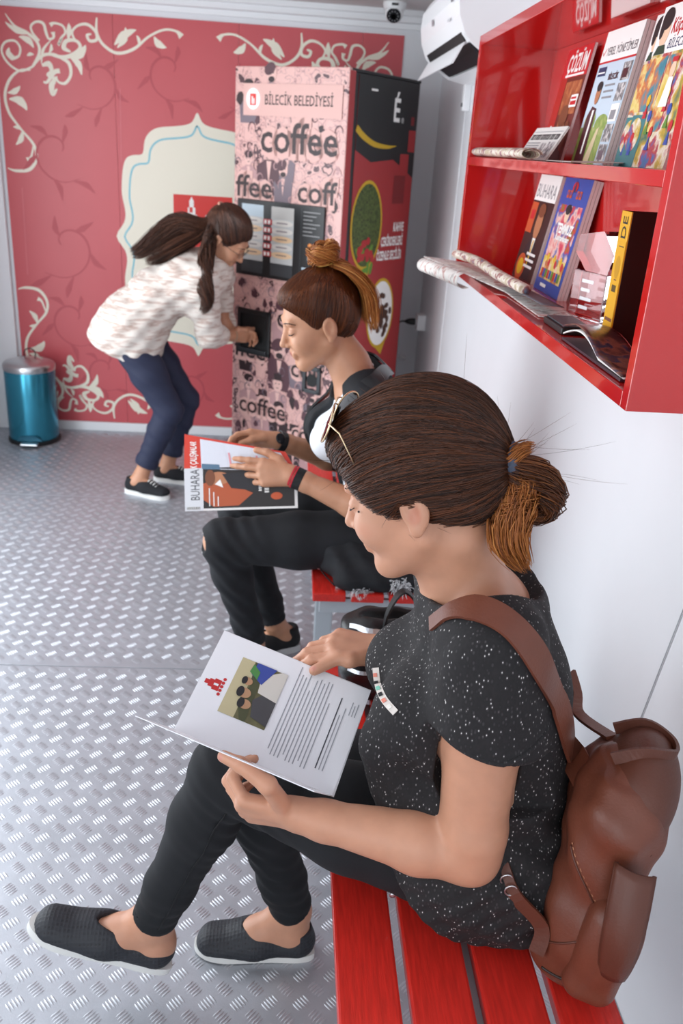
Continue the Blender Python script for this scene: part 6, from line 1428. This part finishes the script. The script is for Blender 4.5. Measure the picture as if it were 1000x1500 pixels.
for hh, tt in (s3R, s3L):
    d, sdv, u, L = shoe(W3, hh, tt, (0, 0, 1), 'shoe_upper', 'shoe_sole', canv, sole_w, .084, .056, .70, .022)
    for i in range(4): c = hh+d*(L*(.56+.055*i))+u*(.078-.007*i); MB().tube([c-sdv*.018, c+u*.003, c+sdv*.018], .0028, 6).obj('lace', sole_w, W3, True)
band(J3['wR'], J3['eR']-J3['wR'], .027, .006, mat('pale_bracelet', '#B9A58E', .4, .5), 'bracelet', W3, .004)
# hair: high tail, one part falling in front of the shoulder, one blown back
G = SDF(H3.C-.17, H3.C+.17, .004); A3 = H3.axes
G.ell(H3(-.018, 0, .040), (.104, .082, .098), A3, 0); G.ell(H3(-.05, 0, -.01), (.05, .064, .07), A3, .03); G.ell(H3(.094, 0, -.050), (.070, .115, .112), A3, .01, 'sub')
for q in (1, -1): G.ell(H3(.002, .085*q, -.024), (.022, .03, .034), A3, .008, 'sub')
hb3 = G.obj('hair', hair3b, W3, 1); TL3 = H3(-.092, 0, .092); st = []
while len(st) < 1500:
    t_ = random.uniform(-2.6, 2.6); el = random.uniform(-.6, 1.1); st.append(H3(-.02, 0, .03)+.14*(H3.f*math.cos(t_)*math.cos(el)+H3.l*math.sin(t_)*math.cos(el)+H3.u*math.sin(el)))
st = G.snap(np.array(st), .001, 8); st = st[np.abs(G.sample(st)) < .007]; strands('hair_strand', comb(G, H3, st, TL3, 14, .0018, .003), rng.uniform(.0008, .0014, len(st)), hair3, hb3)
w3p = lambda x, y, Y: on_y(x, y, Y)
fr_ = lock([TL3, w3p(312, 335, 3.80), w3p(302, 375, 3.755), w3p(300, 415, 3.70), w3p(303, 445, 3.69), w3p(294, 458, 3.69)], [.012, .028, .034, .036, .028, .012], 620)
bk_ = lock([TL3, w3p(300, 332, 3.83), w3p(265, 326, 3.84), w3p(235, 345, 3.84), w3p(208, 366, 3.84), w3p(192, 372, 3.84)], [.012, .032, .046, .046, .036, .02], 700)
bk2 = lock([TL3, w3p(295, 340, 3.83), w3p(262, 360, 3.81), w3p(235, 375, 3.80), w3p(212, 384, 3.80)], [.012, .028, .038, .034, .016], 420)
strands('ponytail', np.array(fr_), .0014, hair3, W3); strands('blown_hair', np.array(bk_+bk2), .0014, hair3, W3)
MB().tube([TL3+(H3.f*math.cos(t)*.9+H3.l*math.sin(t))*.022 for t in np.linspace(0, 2*math.pi, 17)[:-1]], .006, 8, closed=True).obj('hair_tie', mat('peach_scrunchie', '#D9A08A', .8), W3, True)
adopt(W3)
